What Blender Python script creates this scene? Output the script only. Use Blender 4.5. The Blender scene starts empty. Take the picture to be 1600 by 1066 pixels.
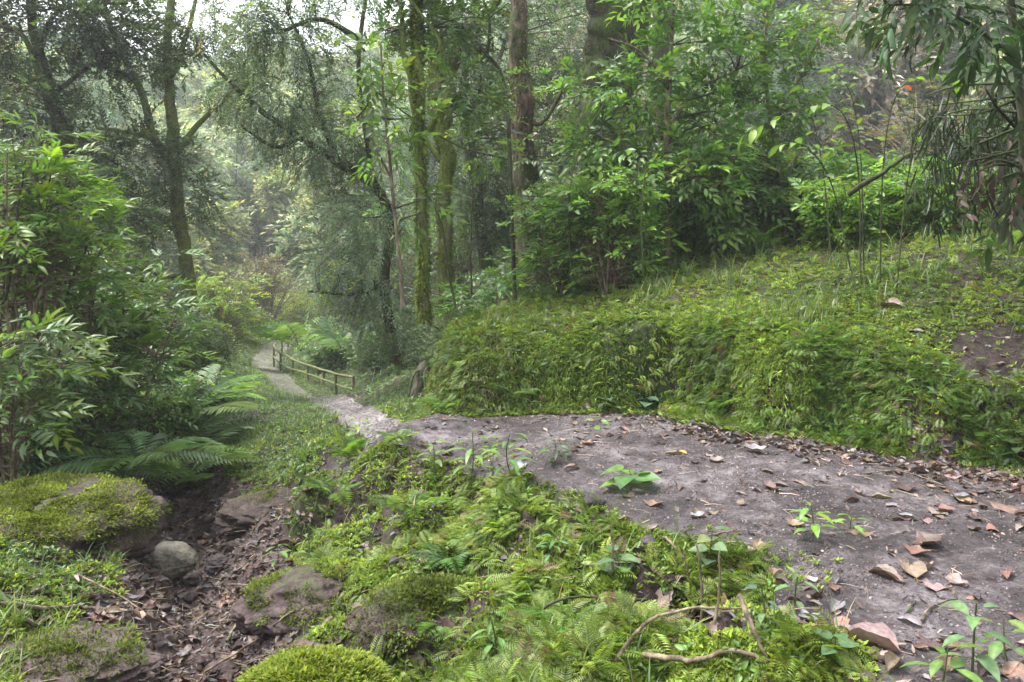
import bpy, math
import numpy as np

# ------------------------------------------------------------------ camera, world, sun, exposure
scene = bpy.context.scene
C = scene.collection
F, CX, HV = 1244.4, 800.0, 400.0          # focal length in photo pixels, centre column, horizon row

cam_d = bpy.data.cameras.new('camera'); cam = bpy.data.objects.new('camera', cam_d); C.objects.link(cam)
cam.location = (0, 0, 0); cam.rotation_euler = (math.radians(90), 0, 0)
cam_d.sensor_width = 36; cam_d.lens = 28; cam_d.shift_y = -(533 - HV) / 1600
cam_d.clip_start = 0.05; cam_d.clip_end = 2000
scene.camera = cam

SUN_EL, SUN_AZ = 66.0, -85.0              # azimuth measured from +Y towards +X
world = bpy.data.worlds.new('World'); scene.world = world; world.use_nodes = True
nt = world.node_tree; nt.nodes.clear()
wo = nt.nodes.new('ShaderNodeOutputWorld'); bg = nt.nodes.new('ShaderNodeBackground')
sky = nt.nodes.new('ShaderNodeTexSky'); sky.sky_type = 'NISHITA'; sky.sun_disc = False
sky.sun_elevation = math.radians(SUN_EL); sky.sun_rotation = math.radians(SUN_AZ)
sky.air_density = 1.0; sky.dust_density = 4.0
hs = nt.nodes.new('ShaderNodeHueSaturation'); hs.inputs['Saturation'].default_value = 0.25
nt.links.new(sky.outputs[0], hs.inputs['Color']); nt.links.new(hs.outputs[0], bg.inputs[0])
bg.inputs[1].default_value = 0.15
nt.links.new(bg.outputs[0], wo.inputs[0])
sd = bpy.data.lights.new('sun', 'SUN'); sd.energy = 1.5; sd.angle = math.radians(11); sd.color = (1, .96, .88)
sun = bpy.data.objects.new('sun', sd); C.objects.link(sun)
sun.rotation_euler = (math.radians(90 - SUN_EL), 0, math.radians(180 - SUN_AZ))
scene.view_settings.view_transform = 'Standard'; scene.view_settings.look = 'None'
scene.view_settings.exposure = 2.15; scene.view_settings.gamma = 1.0
scene.cycles.use_denoising = True
scene.cycles.max_bounces = 7; scene.cycles.diffuse_bounces = 4; scene.cycles.glossy_bounces = 2
scene.cycles.transmission_bounces = 4; scene.cycles.volume_bounces = 1; scene.cycles.transparent_max_bounces = 4
scene.cycles.caustics_reflective = False; scene.cycles.caustics_refractive = False
scene.cycles.sample_clamp_indirect = 4.0

rng = np.random.default_rng(11)
A = np.array
def P(u, v, Y): return A([(u - CX) / F * Y, Y, -(v - HV) / F * Y], float)

# ------------------------------------------------------------------ noise
def _hash(ix, iy, s):
    n = (ix.astype(np.int64) * 374761393 + iy.astype(np.int64) * 668265263 + s * 974634777) & 0xffffffff
    n = ((n ^ (n >> 13)) * 1274126177) & 0xffffffff
    return ((n ^ (n >> 16)) & 0xffff) / 65535.0
def vnoise(x, y, s=0):
    x = np.asarray(x, float); y = np.asarray(y, float)
    ix = np.floor(x).astype(np.int64); iy = np.floor(y).astype(np.int64)
    fx = x - ix; fy = y - iy; fx = fx * fx * (3 - 2 * fx); fy = fy * fy * (3 - 2 * fy)
    a = _hash(ix, iy, s); b = _hash(ix + 1, iy, s); c = _hash(ix, iy + 1, s); d = _hash(ix + 1, iy + 1, s)
    return (a + (b - a) * fx) * (1 - fy) + (c + (d - c) * fx) * fy
def fbm(x, y, s=0, o=4):
    r = 0; a = 0.5; t = 0
    for k in range(o):
        r = r + a * (vnoise(x, y, s + k * 17) - .5); t += a; a *= .5; x = x * 2.03 + 3.1; y = y * 2.03 + 1.7
    return r / t * 2
def sm(e0, e1, x):
    t = np.clip((x - e0) / (e1 - e0), 0, 1); return t * t * (3 - 2 * t)

# ------------------------------------------------------------------ terrain height
def warp(x, y):
    r = np.sqrt(x * x + y * y) + .5
    return x / r ** .55, y / r ** .55
class RBF:
    def __init__(self, pts):
        p = A(pts, float); self.a, self.b = warp(p[:, 0], p[:, 1]); n = len(p)
        K = self.k(self.a[:, None] - self.a, self.b[:, None] - self.b) + np.eye(n) * 0.01
        Q = np.c_[np.ones(n), self.a, self.b]
        M = np.block([[K, Q], [Q.T, np.zeros((3, 3))]])
        self.w = np.linalg.solve(M, np.r_[p[:, 2], 0, 0, 0])
    def k(self, dx, dy):
        return np.sqrt(dx * dx + dy * dy + .006) * -1
    def __call__(self, x, y):
        a, b = warp(x, y); o = self.w[-3] + self.w[-2] * a + self.w[-1] * b
        for i in range(len(self.a)): o = o + self.w[i] * self.k(a - self.a[i], b - self.b[i])
        return o
far = [(500, 520, 35), (400, 498, 40), (300, 495, 27), (600, 485, 27), (100, 440, 27), (800, 415, 27), (1200, 330, 25), (1600, 250, 30),
       (-300, 380, 25), (400, 330, 60), (400, 170, 105), (700, 110, 100), (0, 160, 85), (1000, 80, 90), (1300, 110, 62), (1600, 0, 80), (-500, 100, 80), (2200, 50, 70),
       (400, 150, 180), (1200, -60, 170), (-600, 100, 170), (2400, -100, 160)]
lowp = [(600, 676, 5.2), (575, 668, 7), (545, 650, 10), (500, 624, 13.5), (440, 598, 17.5), (412, 575, 22), (425, 553, 26), (450, 532, 30), (553, 626, 15), (500, 600, 17.5), (457, 592, 18.5), (438, 582, 20),
        (285, 765, 7.0), (290, 805, 6), (310, 855, 5), (320, 920, 4), (325, 985, 3.4), (250, 1066, 2.75), (240, 1180, 2.2),
        (130, 830, 4.9), (0, 900, 3.5), (100, 1000, 2.85), (0, 1066, 2.5), (-100, 1200, 2.0), (400, 1066, 2.75), (200, 760, 6.0), (20, 800, 4.9),
        (430, 790, 5.6), (400, 840, 4.8), (470, 930, 3.7), (560, 965, 3.15), (700, 1010, 2.7), (600, 810, 4.5), (700, 755, 4.55), (545, 735, 5.3), (850, 860, 3.15), (800, 1066, 2.35),
        (1000, 990, 2.45), (1100, 960, 2.5), (700, 880, 3.5), (1150, 1066, 2.05), (500, 690, 6.4), (450, 720, 6.6),
        (1340, 1066, 2.04), (1200, 890, 2.76), (1010, 860, 2.95), (950, 820, 3.25), (900, 775, 3.65), (820, 736, 4.1), (600, 680, 4.9),
        (1600, 742, 4.0), (1400, 708, 4.45), (1200, 690, 4.72), (1100, 660, 5.26), (900, 645, 5.6), (700, 657, 5.5),
        (1400, 900, 2.7), (1300, 780, 3.6), (1000, 710, 4.4), (1600, 950, 2.45), (1700, 1066, 2.05), (1600, 1300, 1.48), (1200, 1400, 1.35), (800, 1400, 1.45), (400, 1400, 1.6),
        (400, 705, 7.5), (400, 640, 10.5), (480, 655, 9), (100, 720, 7.5), (0, 742, 6.5), (200, 692, 8.5), (300, 645, 11), (100, 610, 11), (0, 570, 11), (-200, 560, 9), (-300, 800, 4.5), (350, 565, 18), (200, 540, 17),
        (600, 622, 10), (620, 570, 14), (650, 630, 8), (560, 560, 20), (700, 520, 20), (300, 560, 16)]
highp = [(680, 505, 6.5), (900, 502, 6.4), (1050, 492, 6.1), (1200, 492, 5.8), (1400, 512, 5.2), (1600, 535, 4.8), (1800, 590, 3.9), (2200, 640, 2.6),
         (700, 478, 8), (900, 462, 8), (1000, 428, 8), (1250, 384, 8), (1430, 395, 6.6), (1600, 352, 7), (1600, 320, 10), (1200, 355, 12), (1620, 425, 5.6), (1500, 372, 7), (1300, 440, 6.4), (800, 432, 12), (600, 470, 13), (700, 440, 17), (2000, 300, 8), (2400, 300, 5)]
behind = [(0, -.5, -1.1), (0, -5, -1.0), (-6, -4, -1.3), (-4, 0, -1.25), (6, -5, -.7), (0, -60, 2), (-60, -20, 4), (60, -20, 12), (-90, 30, 20), (90, 30, 24), (0, -200, 10), (-200, 0, 30), (200, 0, 40)]
low = RBF([P(*p) for p in lowp + far] + behind)
high = RBF([P(*p) for p in highp + far] + [(5, 0, -.1), (7, -4, .1), (3.6, 2.4, -.3)] + behind[5:])
BANK = A([(2.5, 26), (1.6, 20), (.8, 15), (0, 10.5), (-.5, 8), (-.74, 6.7), (-.70, 6.0), (-.40, 5.72), (.45, 5.66), (1.1, 5.38), (1.52, 4.9), (2.13, 4.48), (2.62, 4.02), (3.3, 3.1), (4.2, 1.8), (5.2, 0), (6.5, -3), (8, -8), (20, -40)], float)
def sdist(x, y, L):
    best = np.full(np.shape(x), 1e9); sg = np.ones(np.shape(x)); tt = np.zeros(np.shape(x))
    for i in range(len(L) - 1):
        a, b = L[i], L[i + 1]; d = b - a; l2 = d @ d
        t = np.clip(((x - a[0]) * d[0] + (y - a[1]) * d[1]) / l2, 0, 1)
        px = x - a[0] - t * d[0]; py = y - a[1] - t * d[1]; q = px * px + py * py
        m = q < best; cr = d[0] * py - d[1] * px
        best = np.where(m, q, best); sg = np.where(m, np.sign(cr), sg); tt = np.where(m, i + t, tt)
    return np.sqrt(best) * sg, tt
PITS = [(1120, 965, 2.52, .20, .13), (955, 880, 3.0, .13, .09), (620, 850, 3.95, .10, .12), (570, 990, 3.0, .14, .14), (820, 960, 2.75, .09, .12), (735, 790, 4.1, .10, .12), (480, 850, 4.5, .10, .15), (1000, 950, 2.62, .08, .08), (1550, 560, 4.55, .16, .20), (690, 860, 3.7, .10, .10), (870, 830, 3.4, .09, .08), (780, 900, 3.2, .10, .09)]
def height(x, y, detail=True):
    x = np.asarray(x, float); y = np.asarray(y, float)
    lo = low(x, y); hi = high(x, y)
    d, t = sdist(x, y, BANK)
    n = fbm(x * 1.7, y * 1.7, 5, 4)
    near = sm(30, 10, y)
    if detail: d = d + n * .34 * near + .10 * fbm(x * 6, y * 6, 9, 3) - .07 * near
    w = .50 + .3 * np.maximum(0, y - 7)
    e = np.clip(d / w, 0, 1); s = .80 * sm(0, .6, e) + .20 * sm(.1, 1, e)
    h = lo + (hi - lo) * s
    if detail:
        r = np.sqrt(x * x + y * y)
        tr = sm(.12, -.05, trail_sd(x, y))
        a = (1 - tr) * .085 + tr * .030
        h = h + a * fbm(x * 2.3, y * 2.3, 21, 5) * sm(60, 10, r) + (1 - tr) * .03 * fbm(x * 11, y * 11, 33, 3) * sm(14, 6, r) + tr * .016 * fbm(x * 12, y * 12, 41, 5)
        sl_ = (1 - tr) * sm(0, -.15, d) * sm(7.5, 5.5, r) * sm(.25, .55, gully_d(x, y)); rid = np.abs(fbm(x * 2.1 + 5, y * 2.1, 111, 4)); h = h + sl_ * (.13 * fbm(x * 3.2, y * 3.2, 121, 3) + .26 * (rid - .25) - .05 * sm(.1, .4, fbm(x * 5.2, y * 5.2, 131, 2)))
        for (pu, pv, pY, pd, pr) in PITS:
            c0 = P(pu, pv, pY); h = h - pd * np.exp(-(((x - c0[0]) ** 2 + (y - c0[1]) ** 2) / pr ** 2) ** 1.5)
        g = sm(.40, .08, gully_d(x, y)); h = h - .19 * g + g * .06 * fbm(x * 6, y * 6, 55, 3)
        h = h + 2.2 * fbm(x * .06, y * .06, 77, 3) * sm(25, 80, r)
        # low slab of rock standing a little proud of the trail
        h = h + .055 * tr * sm(0, .04, (1.06 - .52 * (y - 2.72)) * 0 + slab_sd(x, y) + .03 * fbm(x * 6, y * 6, 3, 2))
    return h
def slab_sd(x, y):   # right / near side of the line (1230,900)-(1520,815)
    a = P(1215, 905, 2.70)[:2]; b = P(1530, 812, 3.3)[:2]; d = (b - a) / np.linalg.norm(b - a)
    return (x - a[0]) * d[1] - (y - a[1]) * d[0]
def polysd(x, y, poly):
    L = np.vstack([poly, poly[:1]]); inside = np.zeros(np.shape(x), bool)
    for i in range(len(poly)):
        (x1, y1), (x2, y2) = L[i], L[i + 1]
        if y1 == y2: continue
        c = ((y1 > y) != (y2 > y)) & (x < (x2 - x1) * (y - y1) / (y2 - y1) + x1); inside ^= c
    d = np.abs(sdist(x, y, L)[0])
    return np.where(inside, -d, d)
TRAIL = A([P(*q)[:2] for q in [(1345, 1066, 2.04), (1200, 1015, 2.2), (1190, 890, 2.78), (1060, 872, 2.95), (960, 830, 3.25), (900, 778, 3.65), (800, 738, 4.15), (700, 700, 4.7), (535, 700, 5.0), (515, 668, 5.6),
          (700, 644, 5.72), (900, 640, 5.75), (1100, 655, 5.45), (1200, 686, 4.9), (1400, 705, 4.6), (1620, 735, 4.15), (2000, 900, 2.7), (2900, 1300, 1.5)]] + [(4.2, -2), (5, -7), (1.5, -7), (.9, -2), (.75, .8)])
PATH = A([P(*q)[:2] for q in [(620, 668, 5.4), (580, 664, 7), (548, 648, 10), (500, 622, 13.5), (440, 597, 17.5), (413, 574, 22), (426, 552, 26), (450, 530, 30), (520, 520, 34)]])
GULLY = A([P(*q)[:2] for q in [(300, 735, 8.0), (283, 765, 7.0), (290, 805, 6), (310, 855, 5), (325, 920, 4), (325, 985, 3.4), (255, 1066, 2.75), (240, 1180, 2.2), (200, 1400, 1.6)]])
def trail_sd(x, y): return polysd(x, y, TRAIL)
def path_d(x, y): return np.abs(sdist(x, y, PATH)[0])
def gully_d(x, y): return np.abs(sdist(x, y, GULLY)[0])

def hit(u, v, zoff=0.0):
    """where the view ray of a photo pixel meets the ground (arrays allowed)"""
    u = np.atleast_1d(A(u, float)); v = np.atleast_1d(A(v, float)); n = len(u)
    Ys = np.geomspace(1.2, 120, 100); f = lambda Y: height((u - CX) / F * Y, Y) + (v - HV) / F * Y
    lo_ = np.full(n, Ys[-2]); hi_ = np.full(n, Ys[-1]); done = np.zeros(n, bool); prev = Ys[0]
    for Y in Ys[1:]:
        idx = np.where(~done)[0]
        if not len(idx): break
        yy = np.full(len(idx), Y); g = height((u[idx] - CX) / F * yy, yy) + (v[idx] - HV) / F * yy
        w = idx[g > 0]; lo_[w] = prev; hi_[w] = Y; done[w] = True; prev = Y
    for _ in range(8):
        m = (lo_ + hi_) / 2; up = f(m) > 0; hi_ = np.where(up, m, hi_); lo_ = np.where(up, lo_, m)
    Y = hi_; x = (u - CX) / F * Y
    return np.c_[x, Y, height(x, Y) + zoff]
def H1(x, y): return float(height(A([x]), A([y]))[0])
def nrm(v): return v / (np.linalg.norm(v, axis=-1, keepdims=True) + 1e-9)
def gnormal(x, y, e=.02):
    x = np.asarray(x, float); y = np.asarray(y, float)
    return nrm(np.stack([-(height(x + e, y) - height(x - e, y)) / (2 * e), -(height(x, y + e) - height(x, y - e)) / (2 * e), np.ones_like(x)], -1))

# ------------------------------------------------------------------ mesh building
class Geo:
    def __init__(s): s.v = []; s.c = []; s.f = []; s.n = 0
    def add(s, v, faces, col):
        """v (n,3); faces list of int arrays (m,k); col (n,3) or (3,)"""
        v = np.asarray(v, float).reshape(-1, 3); s.v.append(v)
        col = np.broadcast_to(np.asarray(col, float), v.shape); s.c.append(col)
        for f in faces:
            if len(f): s.f.append(np.asarray(f, np.int64) + s.n)
        s.n += len(v)
    def inst(s, T, pos, M, scale, col):
        """T template; pos (k,3); M (k,3,3) columns = local axes in world; scale (k,) or (k,3); col (k,3)"""
        pos = np.asarray(pos, float); k = len(pos)
        if k == 0: return
        sc = np.asarray(scale, float); sc = np.broadcast_to(sc[:, None] if sc.ndim == 1 else sc, (k, 3))
        v = T.v[None] * sc[:, None, :]
        v = np.einsum('kij,knj->kni', M, v) + pos[:, None, :]
        c = np.asarray(col, float)[:, None, :] * T.t[None] * (1 - T.b[None, :, None]) + T.b[None, :, None] * A(T.brown)
        n = len(T.v); off = (np.arange(k) * n)[:, None, None]
        s.add(v.reshape(-1, 3), [(f[None] + off).reshape(-1, f.shape[1]) for f in T.f if len(f)], c.reshape(-1, 3))
    def build(s, name, mat, parent=None, smooth=False):
        me = bpy.data.meshes.new(name)
        if s.n:
            V = np.concatenate(s.v); Cc = np.concatenate(s.c)
            lv = np.concatenate([f.ravel() for f in s.f]); tot = np.concatenate([np.full(len(f), f.shape[1]) for f in s.f])
            me.vertices.add(len(V)); me.vertices.foreach_set('co', V.ravel().astype(np.float32))
            me.loops.add(len(lv)); me.loops.foreach_set('vertex_index', lv.astype(np.int32))
            me.polygons.add(len(tot)); me.polygons.foreach_set('loop_start', np.r_[0, np.cumsum(tot)[:-1]].astype(np.int32))
            me.polygons.foreach_set('loop_total', tot.astype(np.int32))
            if smooth: me.polygons.foreach_set('use_smooth', np.ones(len(tot), bool))
            at = me.color_attributes.new('Col', 'FLOAT_COLOR', 'POINT')
            at.data.foreach_set('color', np.c_[np.clip(Cc, 0, 1), np.ones(len(Cc))].ravel().astype(np.float32))
            me.update(calc_edges=True)
        me.materials.append(mat)
        o = bpy.data.objects.new(name, me); C.objects.link(o)
        if parent is not None: o.parent = parent; o.location = -A(parent.location) if parent.get('_w') else (0, 0, 0)
        return o
class Tpl:
    def __init__(s, v, f, t=None, b=None, brown=(.07, .05, .035)):
        s.v = A(v, float); s.f = [np.asarray(q, np.int64) for q in f]
        s.t = np.ones((len(s.v), 3)) if t is None else A(t, float)
        s.b = np.zeros(len(s.v)) if b is None else A(b, float); s.brown = brown
def tpl_from(geo, b=None):
    V = np.concatenate(geo.v); c = np.concatenate(geo.c)
    fs = {}
    for f in geo.f: fs.setdefault(f.shape[1], []).append(f)
    bb = (c[:, 0] < 0).astype(float); c = np.where(c < 0, 1, c)
    return Tpl(V, [np.concatenate(x) for x in fs.values()], c, bb)

def frames(d, up=(0, 0, 1), roll=0.0, r=None):
    """local X along d, local Z near up"""
    r = r or rng
    d = nrm(np.asarray(d, float)); up = np.broadcast_to(np.asarray(up, float), d.shape)
    z = up - (up * d).sum(-1, keepdims=True) * d
    bad = np.linalg.norm(z, axis=-1) < .05
    z = np.where(bad[:, None], A([.3, .9, .2]) - (A([.3, .9, .2]) * d).sum(-1, keepdims=True) * d, z); z = nrm(z)
    y = np.cross(z, d)
    if roll:
        a = r.normal(0, roll, len(d))[:, None]; y, z = y * np.cos(a) + z * np.sin(a), z * np.cos(a) - y * np.sin(a)
    return np.stack([d, y, z], -1)
def smooth_path(pts, n):
    p = A(pts, float); m = len(p)
    if m < 3:
        t = np.linspace(0, 1, n)[:, None]; return p[0] * (1 - t) + p[-1] * t
    q = np.vstack([2 * p[0] - p[1], p, 2 * p[-1] - p[-2]])
    o = []
    for x in np.linspace(0, m - 1 - 1e-6, n):
        i = int(x); t = x - i; a, b, c, d = q[i:i + 4]
        o.append(.5 * ((2 * b) + (-a + c) * t + (2 * a - 5 * b + 4 * c - d) * t * t + (-a + 3 * b - 3 * c + d) * t ** 3))
    return A(o)
def tube(geo, pts, rad, sides=8, col=(.1, .1, .1), bump=0.0, seed=0, cap=True):
    p = A(pts, float); n = len(p); rad = np.broadcast_to(np.asarray(rad, float), n)
    t = nrm(np.gradient(p, axis=0)); M = frames(t, (0.13, -.95, .31) if abs(t[:, 1]).mean() < .8 else (0, 0, 1))
    a = np.arange(sides) / sides * 2 * math.pi
    R = rad[:, None] * (1 + (bump * fbm(a[None] * 1.3 + seed + 0 * rad[:, None], (np.arange(n) * .45)[:, None] + 0 * a[None], seed, 3) if bump else 0))
    v = p[:, None] + R[..., None] * (M[:, None, :, 1] * np.cos(a)[None, :, None] + M[:, None, :, 2] * np.sin(a)[None, :, None])
    i = np.arange(n - 1)[:, None] * sides; j = np.arange(sides)[None]; j2 = (j + 1) % sides
    f = np.stack([i + j, i + j2, i + sides + j2, i + sides + j], -1).reshape(-1, 4)
    fs = [f]
    geo.add(v.reshape(-1, 3), fs, col)
    if cap:
        for row, c0 in ((0, p[0]), (n - 1, p[-1])):
            b0 = len(v.reshape(-1, 3)); vv = np.vstack([v[row], c0[None]])
            k = np.arange(sides); tri = np.stack([k, (k + 1) % sides, np.full(sides, sides)], -1)
            geo.add(vv, [tri if row else tri[:, ::-1]], col)

# ------------------------------------------------------------------ materials
def newmat(name):
    m = bpy.data.materials.new(name); m.use_nodes = True; n = m.node_tree; n.nodes.clear()
    out = n.nodes.new('ShaderNodeOutputMaterial'); return m, n, out
def N(n, t, **k):
    x = n.nodes.new(t)
    for a, b in k.items():
        if a in x.inputs: x.inputs[a].default_value = b
        else: setattr(x, a, b)
    return x
def leafmat(name, trans=.35, rough=.45, spec=.35, sat=1.0):
    m, n, out = newmat(name); L = n.links
    at = N(n, 'ShaderNodeAttribute'); at.attribute_name = 'Col'
    no = N(n, 'ShaderNodeTexNoise'); no.inputs['Scale'].default_value = 9; no.inputs['Detail'].default_value = 2
    mr = N(n, 'ShaderNodeMapRange'); mr.inputs['To Min'].default_value = .75; mr.inputs['To Max'].default_value = 1.3
    mr.inputs['From Min'].default_value = .3; mr.inputs['From Max'].default_value = .7
    L.new(no.outputs['Fac'], mr.inputs['Value'])
    mx = N(n, 'ShaderNodeVectorMath', operation='SCALE'); L.new(at.outputs['Color'], mx.inputs[0]); L.new(mr.outputs[0], mx.inputs['Scale'])
    b = N(n, 'ShaderNodeBsdfPrincipled'); b.inputs['Roughness'].default_value = rough; b.inputs['Specular IOR Level'].default_value = spec
    L.new(mx.outputs[0], b.inputs['Base Color'])
    t = N(n, 'ShaderNodeBsdfTranslucent'); h = N(n, 'ShaderNodeVectorMath', operation='MULTIPLY'); h.inputs[1].default_value = (1.5, 1.6, .7)
    L.new(mx.outputs[0], h.inputs[0]); L.new(h.outputs[0], t.inputs['Color'])
    s = N(n, 'ShaderNodeMixShader'); s.inputs[0].default_value = trans
    L.new(b.outputs[0], s.inputs[1]); L.new(t.outputs[0], s.inputs[2]); L.new(s.outputs[0], out.inputs[0])
    return m
M_LEAF = leafmat('leaf', .40, .42, .45)
M_GLOSS = leafmat('glossy_leaf', .25, .5, .3)
M_MOSS = leafmat('moss', .3, .8, .1)
M_DEAD = leafmat('dead_leaf', .06, .5, .35)
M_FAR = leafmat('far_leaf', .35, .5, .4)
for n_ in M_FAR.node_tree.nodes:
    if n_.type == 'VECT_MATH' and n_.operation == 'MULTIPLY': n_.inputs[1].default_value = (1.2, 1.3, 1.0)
def ramp(n, stops):
    r = n.nodes.new('ShaderNodeValToRGB'); e = r.color_ramp.elements
    while len(e) < len(stops): e.new(.5)
    for k, (p, c) in enumerate(stops): e[k].position = p; e[k].color = (*c, 1)
    return r
def barkmat(name, cols, moss=(.07, .095, .02), amount=.5, scale=14, bump=.6, stretch=.25):
    m, n, out = newmat(name); L = n.links
    tc = N(n, 'ShaderNodeTexCoord'); mp = N(n, 'ShaderNodeMapping'); mp.inputs['Scale'].default_value = (1, 1, stretch); L.new(tc.outputs['Object'], mp.inputs[0])
    a = N(n, 'ShaderNodeTexNoise'); a.inputs['Scale'].default_value = scale; a.inputs['Detail'].default_value = 8; a.inputs['Roughness'].default_value = .65; L.new(mp.outputs[0], a.inputs['Vector'])
    r = ramp(n, [(.36, cols[0]), (.5, cols[1]), (.66, cols[2])]); L.new(a.outputs['Fac'], r.inputs[0])
    b = N(n, 'ShaderNodeTexNoise'); b.inputs['Scale'].default_value = 3.2; b.inputs['Detail'].default_value = 6; b.inputs['Roughness'].default_value = .7; L.new(tc.outputs['Object'], b.inputs['Vector'])
    mr = N(n, 'ShaderNodeMapRange'); mr.inputs['From Min'].default_value = .62 - amount * .35; mr.inputs['From Max'].default_value = .72 - amount * .35; L.new(b.outputs['Fac'], mr.inputs['Value'])
    mc = ramp(n, [(.3, tuple(x * .5 for x in moss)), (.7, tuple(x * 1.5 for x in moss))]); c = N(n, 'ShaderNodeTexNoise'); c.inputs['Scale'].default_value = 40; c.inputs['Detail'].default_value = 3
    L.new(tc.outputs['Object'], c.inputs['Vector']); L.new(c.outputs['Fac'], mc.inputs[0])
    mx = N(n, 'ShaderNodeMix', data_type='RGBA'); L.new(mr.outputs[0], mx.inputs[0]); L.new(r.outputs[0], mx.inputs[6]); L.new(mc.outputs[0], mx.inputs[7])
    p = N(n, 'ShaderNodeBsdfPrincipled'); p.inputs['Roughness'].default_value = .85; p.inputs['Specular IOR Level'].default_value = .2; L.new(mx.outputs[2], p.inputs['Base Color'])
    bu = N(n, 'ShaderNodeBump'); bu.inputs['Strength'].default_value = bump; bu.inputs['Distance'].default_value = .03; L.new(a.outputs['Fac'], bu.inputs['Height']); L.new(bu.outputs[0], p.inputs['Normal'])
    L.new(p.outputs[0], out.inputs[0]); return m
M_BARKM = barkmat('mossy_bark', [(.03, .025, .018), (.09, .08, .05), (.17, .16, .11)], (.10, .125, .025), .75)
M_BARKD = barkmat('dark_bark', [(.015, .013, .01), (.045, .04, .03), (.09, .085, .06)], (.04, .06, .015), .5)
M_BARKR = barkmat('rough_bark', [(.015, .010, .008), (.075, .053, .040), (.17, .125, .095)], (.04, .055, .015), .35, 20, 1.0, .35)
M_STICK = barkmat('stick_bark', [(.05, .035, .025), (.13, .10, .07), (.26, .21, .15)], (.07, .08, .03), .15, 30, .5)
M_WOOD = barkmat('fence_wood', [(.06, .055, .03), (.13, .118, .06), (.21, .195, .11)], (.085, .11, .035), .55, 12, .3)

def soilmat(name, cols, mosscol, scale=18, fine=90, bump=.7, rough=.85, mosslo=.5, spec=.25, big=.6, ctr=.48):
    m, n, out = newmat(name); L = n.links
    tc = N(n, 'ShaderNodeTexCoord'); O = tc.outputs['Object']
    a = N(n, 'ShaderNodeTexNoise'); a.inputs['Scale'].default_value = scale; a.inputs['Detail'].default_value = 9; a.inputs['Roughness'].default_value = .7; L.new(O, a.inputs['Vector'])
    w = N(n, 'ShaderNodeTexNoise'); w.inputs['Scale'].default_value = 2.3; w.inputs['Detail'].default_value = 5; L.new(O, w.inputs['Vector'])
    f = N(n, 'ShaderNodeTexNoise'); f.inputs['Scale'].default_value = fine; f.inputs['Detail'].default_value = 4; f.inputs['Roughness'].default_value = .8; L.new(O, f.inputs['Vector'])
    m1 = N(n, 'ShaderNodeMath', operation='MULTIPLY_ADD'); L.new(w.outputs['Fac'], m1.inputs[0]); m1.inputs[1].default_value = big; L.new(a.outputs['Fac'], m1.inputs[2])
    m2 = N(n, 'ShaderNodeMath', operation='MULTIPLY_ADD'); L.new(f.outputs['Fac'], m2.inputs[0]); m2.inputs[1].default_value = .7; L.new(m1.outputs[0], m2.inputs[2])
    m3 = N(n, 'ShaderNodeMath', operation='MULTIPLY'); L.new(m2.outputs[0], m3.inputs[0]); m3.inputs[1].default_value = 1 / (1.7 + big)
    r = ramp(n, [(ctr - .07, cols[0]), (ctr, cols[1]), (ctr + .05, cols[2]), (ctr + .12, cols[3])]); L.new(m3.outputs[0], r.inputs[0])
    at = N(n, 'ShaderNodeAttribute'); at.attribute_name = 'Col'
    sx = N(n, 'ShaderNodeSeparateColor'); L.new(at.outputs['Color'], sx.inputs[0])
    ms = N(n, 'ShaderNodeMath', operation='ADD'); L.new(sx.outputs[0], ms.inputs[0])
    k = N(n, 'ShaderNodeMath', operation='MULTIPLY_ADD'); L.new(a.outputs['Fac'], k.inputs[0]); k.inputs[1].default_value = 1.6; k.inputs[2].default_value = -.8; L.new(k.outputs[0], ms.inputs[1])
    mr = N(n, 'ShaderNodeMapRange'); mr.inputs['From Min'].default_value = mosslo - .08; mr.inputs['From Max'].default_value = mosslo + .12; L.new(ms.outputs[0], mr.inputs['Value'])
    mc = ramp(n, [(.35, tuple(x * .45 for x in mosscol)), (.65, tuple(x * 1.25 for x in mosscol))]); L.new(f.outputs['Fac'], mc.inputs[0])
    mx = N(n, 'ShaderNodeMix', data_type='RGBA'); L.new(mr.outputs[0], mx.inputs[0]); L.new(r.outputs[0], mx.inputs[6]); L.new(mc.outputs[0], mx.inputs[7])
    p = N(n, 'ShaderNodeBsdfPrincipled'); p.inputs['Roughness'].default_value = rough; p.inputs['Specular IOR Level'].default_value = spec; L.new(mx.outputs[2], p.inputs['Base Color'])
    bu = N(n, 'ShaderNodeBump'); bu.inputs['Strength'].default_value = bump; bu.inputs['Distance'].default_value = .02; L.new(m2.outputs[0], bu.inputs['Height']); L.new(bu.outputs[0], p.inputs['Normal'])
    L.new(p.outputs[0], out.inputs[0]); return m
M_SOIL = soilmat('soil', [(.010, .006, .005), (.024, .016, .014), (.045, .032, .029), (.08, .060, .055)], (.032, .042, .012))
M_TRAIL = soilmat('trail_dirt', [(.018, .013, .014), (.054, .043, .046), (.108, .092, .098), (.20, .18, .188)], (.05, .07, .015), 11, 60, 1.0, .62, .58, .35, 1.0, .505)
M_GULLY = soilmat('wet_mud', [(.009, .005, .005), (.030, .016, .015), (.060, .037, .035), (.105, .074, .070)], (.05, .07, .015), 14, 70, .8, .55, .8, .4)
M_GRAVEL = soilmat('path_gravel', [(.06, .05, .05), (.12, .105, .107), (.19, .172, .173), (.28, .26, .262)], (.06, .08, .02), 12, 30, .8, .9, .9)
M_ROCK = soilmat('rock', [(.02, .017, .016), (.055, .047, .044), (.11, .098, .09), (.19, .17, .155)], (.04, .052, .014), 9, 50, .8, .8, .55)
M_STONE = soilmat('boulder_stone', [(.04, .036, .026), (.085, .078, .058), (.135, .125, .098), (.20, .19, .155)], (.07, .08, .03), 7, 70, .6, .8, .85)

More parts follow.
